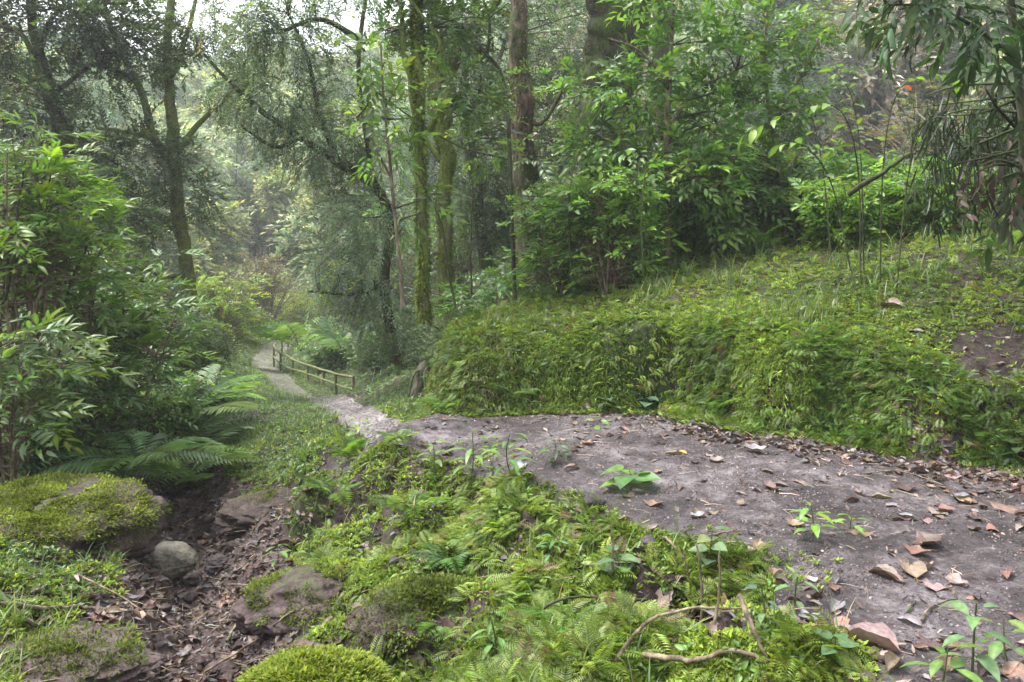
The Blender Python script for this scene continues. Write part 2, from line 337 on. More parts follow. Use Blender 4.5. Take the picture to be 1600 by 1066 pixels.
# ------------------------------------------------------------------ tagging
def tag(o, label, cat, group=None, kind=None):
    if label: o['label'] = label
    if cat: o['category'] = cat
    if group: o['group'] = group
    if kind: o['kind'] = kind
    return o
def empty(name, loc, label, cat, group=None):
    o = bpy.data.objects.new(name, None); C.objects.link(o); o.location = tuple(float(q) for q in loc); o['_w'] = 1
    o.empty_display_size = .1
    return tag(o, label, cat, group)
def copy_thing(o, loc, rz=0, sc=1.0, label=None, group=None):
    c = o.copy(); C.objects.link(c); c.location = loc; c.rotation_euler = (0, 0, rz); c.scale = (sc, sc, sc)
    if label: c['label'] = label
    if group: c['group'] = group
    for ch in o.children:
        d = ch.copy(); C.objects.link(d); d.parent = c
    return c

# ------------------------------------------------------------------ the ground
def build_ground():
    th_f = np.radians(np.linspace(-43, 43, 620)); th_b = np.radians(np.linspace(43, 317, 110)[1:-1])
    th = np.r_[th_f, th_b]; nth = len(th)
    rr = np.geomspace(.5, 260, 600)
    R, T = np.meshgrid(rr, th, indexing='ij'); X = R * np.sin(T); Y = R * np.cos(T)
    Z = height(X, Y)
    i = np.arange(len(rr) - 1)[:, None] * nth; j = np.arange(nth)[None]; j2 = (j + 1) % nth
    f = np.stack([i + j, i + nth + j, i + nth + j2, i + j2], -1).reshape(-1, 4)[:, ::-1]
    V = np.stack([X, Y, Z], -1).reshape(-1, 3)
    x, y = V[:, 0], V[:, 1]
    edge = .10 * fbm(x * 3, y * 3, 61, 4)
    bd, _ = sdist(x, y, BANK); bd = np.where(y > 14, -1, bd)
    tm = trail_sd(x, y) + edge; gm = gully_d(x, y) - .42 + edge * 1.6; pm = path_d(x, y) - (.11 + .0115 * y) + edge * .6
    reg = np.zeros(len(V), int); reg[gm < 0] = 2; reg[(tm < 0) & (bd < -.03 - edge * .5)] = 1; reg[(pm < 0) & (y > 5.6)] = 3
    moss = np.clip(.35 + .9 * fbm(x * 1.3, y * 1.3, 71, 4), 0, 1)
    moss = np.where(y > 12, .95, moss)
    moss = np.where(bd > 0, np.clip(moss + .35, 0, 1), moss)
    moss = np.where(reg == 1, sm(-.35, .02, tm) * .55 + .25 * fbm(x * 2.2, y * 2.2, 91, 3), moss)
    moss = np.where(reg == 2, .1, moss)
    col = np.c_[np.clip(moss, 0, 1), reg / 4, np.zeros(len(V))]
    fr = np.round(reg[f].mean(1)).astype(int); fr = np.where(reg[f].max(1) == reg[f].min(1), reg[f[:, 0]], reg[f[:, 0]])
    for k, (nm, mat) in enumerate((('ground', M_SOIL), ('trail', M_TRAIL), ('gully_bed', M_GULLY), ('path', M_GRAVEL))):
        ff = f[fr == k]; used = np.unique(ff); mp = np.zeros(len(V), np.int64); mp[used] = np.arange(len(used))
        g = Geo(); vv = V[used]; g.add(vv, [mp[ff]], col[used])
        if k == 0:
            g.add(np.vstack([V[:nth], [[0, 0, float(height(A([0.]), A([0.]))[0])]]]), [np.stack([np.arange(nth), (np.arange(nth) + 1) % nth, np.full(nth, nth)], -1)[:, ::-1]], (.3, 0, 0))
        o = g.build(nm, mat, smooth=True); o['kind'] = 'structure'
    # face samples for scattering
    fc = V[f].mean(1); e1 = V[f[:, 1]] - V[f[:, 0]]; e2 = V[f[:, 3]] - V[f[:, 0]]; cr = np.cross(e1, e2); ar = np.linalg.norm(cr, axis=1)
    n = nrm(cr); n[n[:, 2] < 0] *= -1
    return fc, ar, n, V[f], fr, tm[f[:, 0]], gm[f[:, 0]], bd[f[:, 0]], pm[f[:, 0]]
FC, FA, FN, FV, FR, TM, GM, BD, PM = build_ground()
U_ = CX + F * FC[:, 0] / np.maximum(FC[:, 1], .1); V_ = HV - F * FC[:, 2] / np.maximum(FC[:, 1], .1)
INV = ((FC[:, 1] > 1.2) & (U_ > -320) & (U_ < 1920) & (V_ > -50) & (V_ < 1250)) * np.where((U_ < -80) | (U_ > 1680), .4, 1.0)
def scatter(n, w):
    """n random ground points with face weight w (already without area)"""
    p = FA * w * INV; p = p / p.sum(); i = rng.choice(len(p), n, p=p)
    a, b = rng.random(n)[:, None], rng.random(n)[:, None]; q = FV[i]
    pos = (q[:, 0] * (1 - a) + q[:, 1] * a) * (1 - b) + (q[:, 3] * (1 - a) + q[:, 2] * a) * b
    return pos, FN[i], i
DIST = np.maximum(FC[:, 1], 1.0)

# ------------------------------------------------------------------ leaf templates (X = length 0..1, Y = width, Z = up)
def T_broad(w=.4, fold=.25, droop=.25, wave=0):
    rows = [(0, 0), (.22, .75), (.5, 1), (.78, .62), (1, 0)]
    v = [(0, 0, 0)]; t = [(.9, .9, .9)]
    for x, k in rows[1:-1]:
        z = -droop * x * x; s = w * k / 2; zz = z + fold * s + wave * math.sin(x * 9) * .04
        v += [(x, s, zz), (x, 0, z), (x, -s, zz)]; t += [(.95, .97, .9), (1.35, 1.25, 1.2), (1.05, 1.03, 1)]
    v.append((1, 0, -droop * 1.15)); t.append((1, 1, 1))
    q = [(1, 4, 5, 2), (2, 5, 6, 3), (4, 7, 8, 5), (5, 8, 9, 6)]; tr = [(0, 1, 2), (0, 2, 3), (7, 10, 8), (8, 10, 9)]
    return Tpl(v, [q, tr], t)
def T_small(w=.45, fold=.25, droop=.1):
    v = [(0, 0, 0), (.45, w / 2, fold * w / 2), (1, 0, -droop), (.45, -w / 2, fold * w / 2)]
    return Tpl(v, [[(0, 1, 2), (0, 2, 3)]], [(.9, .9, .9), (1.08, 1.08, 1), (1, 1, 1), (.95, .95, .95)])
def T_heart(w=.85):
    v = [(.08, 0, 0)]; an = [(-.08, .22), (.05, .42), (.3, .5), (.6, .36), (.85, .14), (1, 0)]
    pts = [(x, y * w * 1.0) for x, y in an] + [(x, -y * w) for x, y in an[::-1][1:]]
    v += [(x, y, .22 * abs(y) - .22 * max(x, 0) ** 2) for x, y in pts]
    n = len(pts); tr = [(0, k + 1, (k + 1) % n + 1) for k in range(n)]
    return Tpl(v, [tr], [(1.25, 1.2, 1.1)] + [(1, 1, 1)] * n)
def T_blade(bend=.5, w=.05, seg=4):
    v = []; ang = 0; x = z = 0
    for k in range(seg + 1):
        t = k / seg; ww = w * (1 - t ** 1.6) * .5 + .001; v += [(x, ww, z), (x, -ww, z)]
        a = math.radians(80) - bend * 2.2 * (t + .5 / seg) * 1.0
        x += math.cos(a) / seg; z += math.sin(a) / seg
    q = [(2 * k, 2 * k + 2, 2 * k + 3, 2 * k + 1) for k in range(seg)]
    return Tpl(v, [q])
def T_sprig(leaf, n=10, leaf_len=.25, spread=55, droop=.2, twig=.006, tipbias=.0, up=.15, r=None, petiole=.0, two_rank=True):
    r = r or rng; g = Geo()
    k = 5; t = np.linspace(0, 1, k); p = np.c_[t, .04 * np.sin(t * 3 + r.random() * 6), -droop * t ** 2]
    tube(g, p, np.linspace(twig, twig * .4, k), 3, (-1, -1, -1), cap=False)
    for i in range(n):
        s = (i + .6) / n; s = s ** (1 / (1 + tipbias)); b = A([s, .04 * math.sin(s * 3), -droop * s * s])
        side = 1 if i % 2 else -1
        az = side * math.radians(spread * (1 - .55 * s)) if two_rank else r.random() * 6.28
        el = up + r.normal(0, .22)
        d = A([math.cos(az) * math.cos(el), math.sin(az) * math.cos(el), math.sin(el)])
        if i == n - 1: d = A([1, r.normal(0, .15), -.1])
        L = leaf_len * r.uniform(.75, 1.15) * (1 - .25 * abs(s - .55))
        M = frames(d[None], (0, 0, 1), .35, r)
        c = r.uniform(.75, 1.25); young = 1 + .35 * (s > .8)
        g.inst(leaf, (b + d * petiole * L)[None], M, A([L]), A([[c * young, c * (1 + .1 * (s > .8)), c * .95]]))
    return tpl_from(g)
def T_frond(np_=18, sub=7, width=.32, arc=.45, lw=.5, fine=True, r=None, taper=.75):
    """fern frond: rachis of length 1 along X, arching; pinnae both sides with leaflets"""
    r = r or rng; g = Geo(); k = 9; t = np.linspace(0, 1, k)
    cx = lambda s: A([s * (1 - .12 * s * arc), 0, arc * (.55 * s - .95 * s * s)])
    p = A([cx(s) for s in t]); tube(g, p, np.linspace(.008, .002, k), 3, (-1, -1, -1), cap=False)
    lf = T_small(lw, .15, .05)
    pos = []; dirs = []; ln = []
    for i in range(np_):
        s = .14 + .84 * (i + .5) / np_; prof = math.sin(min(1, (s - .06) / .36) * math.pi / 2) * (1 - max(0, (s - .4) / .62) ** 1.3 * taper) * (1.02 - max(0, s - .9) * 6)
        L = width * max(prof, .1); tang = nrm(cx(min(1, s + .02)) - cx(s - .02))
        for sd in (1, -1):
            d = nrm(A([.42, sd * 1.0, -.12 + r.normal(0, .05)]) + tang * .1); b = cx(s)
            if not fine: pos.append(b); dirs.append(d); ln.append((L, L * lw * .55, L)); continue
            ns = sub; fat = 1.0 if sub > 4 else 1.7
            for m in range(ns):
                q = (m + .5) / ns; bb = b + d * L * q + A([0, 0, -.10 * L * q * q]); l2 = L * .30 * fat * (1.05 - q * .85) + .004
                for s2 in (1, -1):
                    e = nrm(d * .65 + s2 * np.cross(A([0, 0, 1]), d) * .8); pos.append(bb); dirs.append(e); ln.append((l2, l2 * 1.0, l2))
    pos = A(pos); dirs = A(dirs); M = frames(dirs, (0, 0, 1), .12, r); c = r.uniform(.85, 1.15, len(pos))[:, None] * A([[1, 1, 1]])
    g.inst(lf if fine else T_small(.9, .1, .1), pos, M, A(ln), c)
    return tpl_from(g)
r0 = np.random.default_rng(5)
LB = T_broad(.42, .3, .3); LN = T_broad(.26, .3, .35); LS = T_small(.42); LSN = T_small(.28); LH = T_heart()
SP_BROAD = [T_sprig(LB, 9, .34, 60, .25, .010, .3, r=r0, petiole=.12) for _ in range(4)]
SP_NARROW = [T_sprig(LN, 11, .42, 50, .3, .008, .8, r=r0, petiole=.08) for _ in range(4)]
SP_SMALL = [T_sprig(LS, 16, .2, 60, .35, .008, .2, r=r0, two_rank=(k % 2 == 0)) for k in range(4)]
SP_FINE = [T_sprig(LSN, 18, .2, 45, .7, .006, .1, r=r0, up=-.15, two_rank=(k % 2 == 0)) for k in range(4)]
SP_FAR = [T_sprig(LS, 12, .38, 70, .3, .012, .1, r=r0, two_rank=False) for _ in range(4)]
FR_FINE = [T_frond(19, 0, .36, a, .26, False, r0) for a in (.35, .6, .8)]
FR_MED = [T_frond(15, 0, .32, a, .30, False, r0) for a in (.4, .7)]
FR_SIMPLE = [T_frond(14, 0, .26, a, .6, False, r0) for a in (.4, .8)]
BL = [T_blade(b, w) for b, w in ((.35, .035), (.6, .04), (.9, .05), (.2, .03))]

def jit(col, n, s=.22, yellow=.1, r=None):
    r = r or rng
    c = np.asarray(col, float)[None] * np.exp(r.normal(0, s, n))[:, None] * np.exp(r.normal(0, .06, (n, 3)))
    y = (r.random(n) < yellow)[:, None]
    return np.where(y, c * A([1.45, 1.3, .8]), c)

# ------------------------------------------------------------------ plants
def blob_points(blobs, r, gap=.42, fs=1.4):
    """points filling a list of ellipsoids (centre, radii, n) leaving ragged gaps; returns pos, outward dir"""
    ps, ds = [], []
    for k, (c, R, n) in enumerate(blobs):
        R = np.broadcast_to(np.asarray(R, float), 3); m = int(n * 2.6)
        d = nrm(r.normal(size=(m, 3))); q = d * (r.random(m) ** .42)[:, None]
        p = A(c) + q * R
        f = vnoise(p[:, 0] * fs + p[:, 2] * .9, p[:, 1] * fs - p[:, 2] * fs * .8, 100 + k) * .6 + vnoise(p[:, 0] * fs * 2.3, p[:, 2] * fs * 2.3, 300 + k) * .4
        p = p[f > gap][:n]; d = d[f > gap][:n]; ps.append(p); ds.append(d)
    return np.vstack(ps), np.vstack(ds)
def crown_geo(blobs, sprigs, size, col, r, droop=.2, gap=.42, fs=1.4, yellow=.08, s=.25, gradient=0):
    g = Geo(); p, d = blob_points(blobs, r, gap, fs); n = len(p)
    d = nrm(d * 1.0 + r.normal(0, .55, (n, 3)) + A([0, 0, -droop])); d[:, 2] *= .7
    cc = jit(col, n, s, yellow, r); k = r.integers(0, len(sprigs), n); sz = size * r.uniform(.65, 1.25, n)
    for i, T in enumerate(sprigs):
        m = k == i; g.inst(T, p[m], frames(d[m], (0, 0, 1), .4, r), sz[m], cc[m])
    return g, p
def tree(name, label, cat, trunk, limbs, blobs, sprigs, size, col, bark, lmat=M_LEAF, group=None, seed=0, droop=.3, gap=.42, fs=1.4, yellow=.08, twigs=40, sides=14, bump=.25, fuzz=0, fuzzcol=(.10, .13, .03), crown_name='crown'):
    """trunk / limbs: lists of (u, v, Y, radius_in_photo_px); blobs: (u, v, Y, radius_px (x,z), n)"""
    r = np.random.default_rng(seed + 1000)
    def wp(L): return A([P(q[0], q[1], q[2]) for q in L]), A([q[3] / F * q[2] for q in L])
    tp, trd = wp(trunk); base = tp[0].copy()
    t = empty(name, base, label, cat, group)
    def tubes(g, pts, rad, sd, bp):
        n = max(8, int(np.linalg.norm(np.diff(pts, axis=0), axis=1).sum() / .10)); n = min(n, 70)
        pp = smooth_path(pts, n); rr = np.interp(np.linspace(0, 1, n), np.linspace(0, 1, len(rad)), rad)
        pp = pp + (np.c_[fbm(np.arange(n) * .3, np.zeros(n) + seed, 3), fbm(np.arange(n) * .3, np.zeros(n) + seed, 9), np.zeros(n)]) * rr[:, None] * .5
        tube(g, pp, rr, sd, (.1, .1, .1), bp, seed + sd); return pp, rr
    g = Geo(); pp, rr = tubes(g, tp, trd, sides, bump); tr_o = g.build('trunk', bark, t, smooth=True)
    allp = [(pp, rr)]
    for L in limbs:
        lp, lr = wp(L); g = Geo(); a = tubes(g, lp, lr, 8, bump * .8); allp.append(a); g.build('branch', bark, t, smooth=True)
    B = []
    for b in blobs:
        c = P(b[0], b[1], b[2]); k = b[2] / F; rx, rz = (b[3] if isinstance(b[3], tuple) else (b[3], b[3])); B.append((c, (rx * k, min(rx, rz) * k * 1.1, rz * k), int(b[4] * ((1.25 if name == 'weeping_tree' else 1.6) if sprigs in (SP_SMALL, SP_FINE) else 1))))
    if B:
        g, p = crown_geo(B, sprigs, size, col, r, droop, gap, fs, yellow)
        # twigs running from the limbs into the leaves
        src = np.vstack([a[0] for a in allp])
        for q in p[r.choice(len(p), min(twigs, len(p)), replace=False)]:
            s = src[np.argmin(((src - q) ** 2).sum(1) + 1.5 * np.maximum(0, src[:, 2] - q[2]))]; L = np.linalg.norm(q - s)
            mid = (s + q) / 2 + r.normal(0, .1 * L, 3) + A([0, 0, .08 * L]); w = smooth_path([s, mid, q], 7)
            tube(g, w, np.linspace(.010 + .004 * L, .003, 7), 4, (.045, .04, .03), cap=False)
        g.build(crown_name, lmat, t)
    if fuzz:
        g = Geo(); n = fuzz; P_, R_ = pp, rr; i = r.integers(0, len(P_) - 1, n); a = r.random(n) * 6.28
        d = np.c_[np.cos(a), np.sin(a), r.normal(0, .3, n)]; q = P_[i] + (P_[i + 1] - P_[i]) * r.random(n)[:, None] + d * R_[i][:, None] * .95
        k = vnoise(q[:, 2] * 2.2 + a, a * 2, seed) > .42; q = q[k]; d = d[k]; m = len(q)
        g.inst(LS, q, frames(nrm(d + A([0, 0, -.5]) + r.normal(0, .4, (m, 3)))), r.uniform(.02, .06, m), jit(fuzzcol, m, .3, .1, r)); g.build('moss', M_MOSS, t)['kind'] = 'stuff'
    return t
def shrub(name, label, cat, base, h, spread, nst, sprigs, size, per, col, seed, lmat=M_LEAF, lean=(0, 0), stemr=.012, group=None, yellow=.08, low_=.25, droop=.2, stemcol=(.06, .055, .03), barecol=M_STICK, s=.22, twl=.35):
    """bush of curved stems; sprigs of leaves along the upper part of each stem"""
    r = np.random.default_rng(seed + 5000); t = empty(name, base, label, cat, group)
    b0 = A(base, float); gs = Geo(); gl = Geo(); pos = []; dr = []
    for k in range(nst):
        a = r.random() * 6.28; R = spread * (r.random() ** .6); hh = h * r.uniform(.7, 1.0) * (1 - .25 * R / max(spread, .01))
        tip = b0 + A([math.cos(a) * R + lean[0] * hh, math.sin(a) * R + lean[1] * hh, hh])
        s0 = b0 + A([math.cos(a), math.sin(a), 0]) * .06 * spread * r.random() + A([0, 0, -.05])
        mid = s0 * .5 + tip * .5 + A([-math.cos(a) * R * .22, -math.sin(a) * R * .22, hh * .08]) + r.normal(0, .04 * h, 3)
        w = smooth_path([s0, mid, tip], 12); tube(gs, w, np.linspace(stemr, stemr * .3, 12), 6, stemcol, cap=False)
        tt = low_ + (1 - low_) * r.random(per) ** .8; i = np.clip((tt * 11).astype(int), 0, 10); f = (tt * 11 - i)[:, None]
        q = w[i] * (1 - f) + w[i + 1] * f; az = r.random(per) * 6.28; L = twl * h * (1.05 - tt) * r.uniform(.3, 1, per)
        d = np.c_[np.cos(az), np.sin(az), r.uniform(.0, .7, per)]; d = nrm(d)
        e = q + d * L[:, None]
        for m in range(per):
            if L[m] > size * .25: tube(gs, A([q[m], (q[m] + e[m]) / 2 + A([0, 0, .04 * L[m]]), e[m]]), A([.5, .4, .25]) * stemr, 4, stemcol, cap=False)
        pos.append(e); dr.append(nrm(d + A([0, 0, -droop]) + r.normal(0, .25, d.shape)))
    pos = np.vstack(pos); dr = np.vstack(dr); n = len(pos); k = r.integers(0, len(sprigs), n); sz = size * r.uniform(.6, 1.2, n); cc = jit(col, n, s, yellow, r)
    for i, T in enumerate(sprigs):
        m = k == i; gl.inst(T, pos[m], frames(dr[m], (0, 0, 1), .35, r), sz[m], cc[m])
    so = gs.build('stems', barecol, t); lo = gl.build('foliage', lmat, t)
    return t
def fern(label, base, n, L, fronds, col, seed, aim=None, fan=6.28, elev=.75, group=None, cat='fern', name='fern', s=.15):
    r = np.random.default_rng(seed + 9000); t = empty(name, base, label, cat, group)
    for k in range(n):
        g = Geo(); az = (aim if aim is not None else 0) + (k + r.uniform(-.3, .3)) / n * fan - fan / 2; el = elev * r.uniform(.6, 1.25)
        d = A([[math.cos(az) * math.cos(el), math.sin(az) * math.cos(el), math.sin(el)]])
        g.inst(fronds[k % len(fronds)], A([base], float), frames(d, (0, 0, 1), .2, r), A([L * r.uniform(.7, 1.1)]), jit(col, 1, s, .1, r))
        g.build('frond', M_LEAF, t)
    return t
# ------------------------------------------------------------------ helpers for placing
def B(u, Y, dz=0.0):
    x = (u - CX) / F * Y; return A([x, Y, H1(x, Y) + dz])
def G1(u, v): return hit([u], [v])[0]

# ------------------------------------------------------------------ far hillside trees
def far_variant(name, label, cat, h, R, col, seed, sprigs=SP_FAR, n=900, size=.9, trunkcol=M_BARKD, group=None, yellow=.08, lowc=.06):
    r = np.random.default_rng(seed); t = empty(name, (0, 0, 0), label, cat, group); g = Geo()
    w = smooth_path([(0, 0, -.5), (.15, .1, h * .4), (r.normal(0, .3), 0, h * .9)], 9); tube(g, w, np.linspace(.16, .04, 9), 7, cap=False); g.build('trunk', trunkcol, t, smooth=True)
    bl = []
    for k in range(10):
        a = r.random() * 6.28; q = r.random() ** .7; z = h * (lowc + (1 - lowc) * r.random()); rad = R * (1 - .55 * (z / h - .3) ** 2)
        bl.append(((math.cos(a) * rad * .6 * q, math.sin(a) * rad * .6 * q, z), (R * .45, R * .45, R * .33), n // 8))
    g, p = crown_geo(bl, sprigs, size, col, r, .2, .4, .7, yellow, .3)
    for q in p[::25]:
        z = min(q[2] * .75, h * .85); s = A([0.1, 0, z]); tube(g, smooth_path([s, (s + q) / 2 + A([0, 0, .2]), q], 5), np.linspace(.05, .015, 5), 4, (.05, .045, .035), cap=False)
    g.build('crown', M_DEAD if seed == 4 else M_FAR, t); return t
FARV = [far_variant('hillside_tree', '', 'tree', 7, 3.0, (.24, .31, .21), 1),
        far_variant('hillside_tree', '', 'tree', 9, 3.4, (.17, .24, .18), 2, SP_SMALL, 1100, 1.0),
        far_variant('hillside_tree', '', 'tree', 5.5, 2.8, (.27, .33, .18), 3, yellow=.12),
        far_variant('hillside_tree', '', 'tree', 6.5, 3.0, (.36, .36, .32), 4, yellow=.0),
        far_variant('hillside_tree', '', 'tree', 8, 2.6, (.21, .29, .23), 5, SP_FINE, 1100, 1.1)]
FLAB = ['mid green bushy tree on the hazy hillside beyond the valley', 'tall dark green tree on the hazy hillside beyond the valley', 'low yellow green tree on the hazy hillside beyond the valley',
        'pale straw coloured dry tree on the hazy slope at the upper right', 'bluish green fine leaved tree on the hazy hillside beyond the valley']
FGRP = ['mid green trees on the far hillside', 'tall dark trees on the far hillside', 'yellow green trees on the far hillside', 'dry pale trees on the far slope', 'bluish trees on the far hillside']
rf = np.random.default_rng(77); used = set(); cand = []
for _ in range(2200):
    u = rf.uniform(-150, 1750); v = rf.uniform(60, 490); cand.append((u, v))
cand = A(cand); H = hit(cand[:, 0], cand[:, 1]); placed = []
for (u, v), p in zip(cand, H):
    Y = p[1]
    if Y < 30 or Y > 110 or len(placed) > 170: continue
    if 380 < u < 520 and Y < 45: continue
    if any((p[0] - q[0]) ** 2 + (p[1] - q[1]) ** 2 < (1.9 + .028 * Y) ** 2 for q in placed): continue
    if u > 1150 and rf.random() < .75: k = 3
    elif u > 900 and Y < 70: k = int(rf.choice([3, 4, 0]))
    elif 380 < u < 640: k = int(rf.choice([0, 2, 4, 0]))
    else: k = int(rf.choice([0, 1, 4, 2, 1]))
    placed.append(p); sc = rf.uniform(.7, 1.25)
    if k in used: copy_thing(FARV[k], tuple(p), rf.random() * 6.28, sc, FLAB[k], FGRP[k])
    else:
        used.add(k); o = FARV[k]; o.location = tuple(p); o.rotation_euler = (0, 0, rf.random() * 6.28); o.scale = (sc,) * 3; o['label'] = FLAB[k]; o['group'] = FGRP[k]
        for ch in o.children: ch.location = (0, 0, 0)
for k, o in enumerate(FARV):
    if k not in used:
        for ch in list(o.children): bpy.data.objects.remove(ch)
        bpy.data.objects.remove(o)

# ------------------------------------------------------------------ trees
DK, BLUE, MID, LIGHT, YEL = (.055, .09, .04), (.08, .125, .085), (.06, .115, .04), (.085, .17, .04), (.15, .20, .04)
tree('forked_tree', 'tall mossy forked tree on the left slope beyond the ferns', 'tree',
     [(300, 505, 13, 12), (292, 430, 13, 10), (278, 330, 13, 10), (272, 240, 13, 9.5), (266, 150, 13, 8), (262, 60, 13, 6), (272, -60, 13, 5)],
     [[(272, 262, 13, 7), (240, 215, 12.9, 6.5), (222, 150, 12.8, 5.5), (190, 80, 12.7, 4.5), (165, 20, 12.6, 4), (150, -60, 12.5, 3)],
      [(276, 240, 13, 5), (305, 200, 13.1, 4.5), (345, 160, 13.2, 3.5), (365, 135, 13.2, 2.5)],
      [(262, 235, 13, 4), (225, 212, 12.7, 3.5), (150, 200, 12.3, 2.5)],
      [(266, 120, 13, 6), (290, 60, 13.2, 4), (310, -20, 13.3, 3)],
      [(293, 430, 13, 4), (265, 432, 12.8, 3), (240, 440, 12.6, 2)]],
     [(205, 60, 13, (80, 60), 150), (300, 30, 13.4, (70, 45), 110), (330, 110, 13, (75, 60), 150), (210, 245, 12.6, (80, 45), 150), (150, 130, 12.6, (70, 50), 110), (235, 330, 13, (50, 40), 60), (290, 300, 12.7, (35, 60), 60), (200, -60, 13, (90, 50), 90)],
     SP_SMALL, .42, DK, M_BARKM, seed=1, fuzz=3000, gap=.44)
tree('dark_tree', 'dark leaning tree at the upper left corner', 'tree',
     [(150, 420, 12, 13), (120, 290, 12, 12), (95, 200, 12, 11), (70, 120, 12, 9), (52, 50, 12, 7), (45, -60, 12, 5)],
     [[(95, 200, 12, 6), (70, 140, 11.8, 5), (40, 60, 11.6, 4), (0, 40, 11.5, 3)], [(60, 90, 12, 5), (75, 40, 12, 4), (110, 10, 12, 3), (200, 5, 12, 2)], [(80, 150, 12, 4), (150, 100, 12.2, 3), (200, 120, 12.3, 2)]],
     [(40, 40, 12, (110, 60), 230), (140, 30, 12, (100, 50), 200), (30, 150, 11.6, (80, 60), 150), (120, 250, 12.4, (70, 50), 130), (0, -40, 12, (200, 60), 200), (170, 330, 12.4, (80, 40), 110)],
     SP_SMALL, .42, (.045, .075, .042), M_BARKD, seed=2, gap=.42)
tree('weeping_tree', 'bluish green small leaved tree with a long arching dark branch beside the fence', 'tree',
     [(612, 520, 10.5, 8), (600, 440, 10.5, 8), (610, 350, 10.5, 8), (585, 290, 10.4, 8), (530, 255, 10.3, 7), (470, 215, 10.2, 5.5), (410, 175, 10, 4.5), (350, 120, 9.8, 3), (320, 85, 9.7, 2)],
     [[(530, 255, 10.3, 5), (500, 180, 10.2, 4), (480, 90, 10.1, 3), (450, 20, 10, 2)], [(585, 290, 10.4, 5), (570, 200, 10.3, 4), (560, 100, 10.2, 3.5), (575, -20, 10.2, 3)],
      [(470, 215, 10.2, 4), (430, 230, 10, 3), (380, 200, 9.9, 2)], [(560, 60, 10.2, 5), (500, 30, 10, 4), (440, 50, 10, 3)], [(600, 440, 10.5, 4), (560, 460, 10.4, 3), (480, 455, 10.3, 2)]],
     [(420, 150, 10, (75, 50), 190), (500, 215, 10.2, (80, 45), 230), (450, 60, 10, (90, 55), 200), (560, 330, 10.3, (75, 60), 200), (590, 420, 10.4, (70, 70), 110), (540, 130, 10.3, (65, 60), 150), (530, 420, 10.5, (50, 50), 130), (380, 20, 9.8, (90, 35), 150), (600, 240, 10.6, (45, 60), 120), (600, 500, 10.4, (60, 40), 60), (520, -50, 10, (150, 60), 200)],
     SP_FINE, .34, (.115, .17, .12), M_BARKD, seed=3, droop=.55, gap=.40, twigs=90, sides=9)
tree('mossy_tree', 'slender moss covered tree at the left end of the bank', 'tree',
     [(664, 505, 7.6, 9.5), (662, 420, 7.6, 8.5), (660, 330, 7.6, 8.5), (656, 220, 7.6, 8.5), (655, 120, 7.6, 9), (648, 40, 7.6, 8.5), (650, -80, 7.6, 8)],
     [[(670, 205, 7.6, 6), (690, 172, 7.5, 5), (722, 150, 7.4, 4), (760, 152, 7.3, 3), (800, 172, 7.2, 2)], [(648, 130, 7.6, 6), (635, 95, 7.6, 5), (628, 30, 7.6, 4), (620, -60, 7.6, 3)], [(655, 100, 7.6, 4), (690, 70, 7.5, 3), (640, 0, 7.5, 3)]],
     [(640, -60, 7.6, (140, 50), 100), (600, 60, 7.8, (40, 50), 40), (740, 130, 7.3, (50, 25), 35), (690, 30, 7.8, (60, 35), 50)], SP_SMALL, .34, MID, M_BARKM, seed=4, fuzz=6000)
tree('twisted_tree', 'pale mossy tree with a thick twisted dark limb behind the slender tree', 'tree',
     [(700, 480, 10.5, 12), (694, 360, 10.5, 11), (698, 270, 10.5, 11), (690, 190, 10.5, 14), (684, 120, 10.5, 11), (680, 40, 10.5, 11), (684, -60, 10.5, 9)],
     [[(695, 190, 10.5, 12), (705, 110, 10.5, 11), (722, 60, 10.4, 10), (750, 30, 10.3, 9), (768, 10, 10.2, 7), (800, -40, 10, 6)], [(690, 250, 10.5, 6), (650, 190, 10.6, 5), (640, 100, 10.7, 4)]],
     [(740, 20, 10.3, (70, 50), 120), (700, 100, 10.8, (60, 50), 90), (740, 180, 11, (60, 60), 100), (700, -60, 10.5, (120, 50), 120)], SP_SMALL, .4, (.06, .095, .045), M_BARKM, seed=5, fuzz=5000, bump=.5, gap=.46)
tree('leaning_trunk_tree', 'thin dark leaning tree between the twisted tree and the rough barked tree', 'tree',
     [(760, 420, 13, 10), (748, 320, 13, 10), (738, 240, 13, 10), (725, 170, 13, 9), (728, 90, 13, 7), (745, 0, 13, 6), (750, -60, 13, 5)],
     [[(728, 180, 13, 5), (770, 120, 13, 4), (790, 60, 13, 3)]],
     [(760, 90, 13, (60, 60), 120), (770, 240, 13.3, (55, 70), 160), (740, 330, 13.3, (70, 50), 140), (860, 180, 14, (50, 80), 150), (880, 60, 14, (70, 70), 220)], SP_FINE, .5, (.05, .085, .05), M_BARKD, seed=6)
tree('rough_barked_tree', 'straight brown rough barked tree in the centre of the view', 'tree',
     [(838, 470, 9.2, 24), (832, 400, 9.2, 21), (822, 300, 9.2, 19), (817, 200, 9.2, 16), (813, 100, 9.2, 14), (809, 0, 9.2, 12), (806, -100, 9.2, 11)],
     [[(818, 190, 9.2, 4), (850, 190, 9.1, 3), (885, 130, 9, 2)]], [(830, 250, 9, (32, 35), 22), (840, 140, 9.3, (35, 30), 16)], SP_BROAD, .3, MID, M_BARKR, seed=7, fuzz=2500, bump=.45, sides=20)
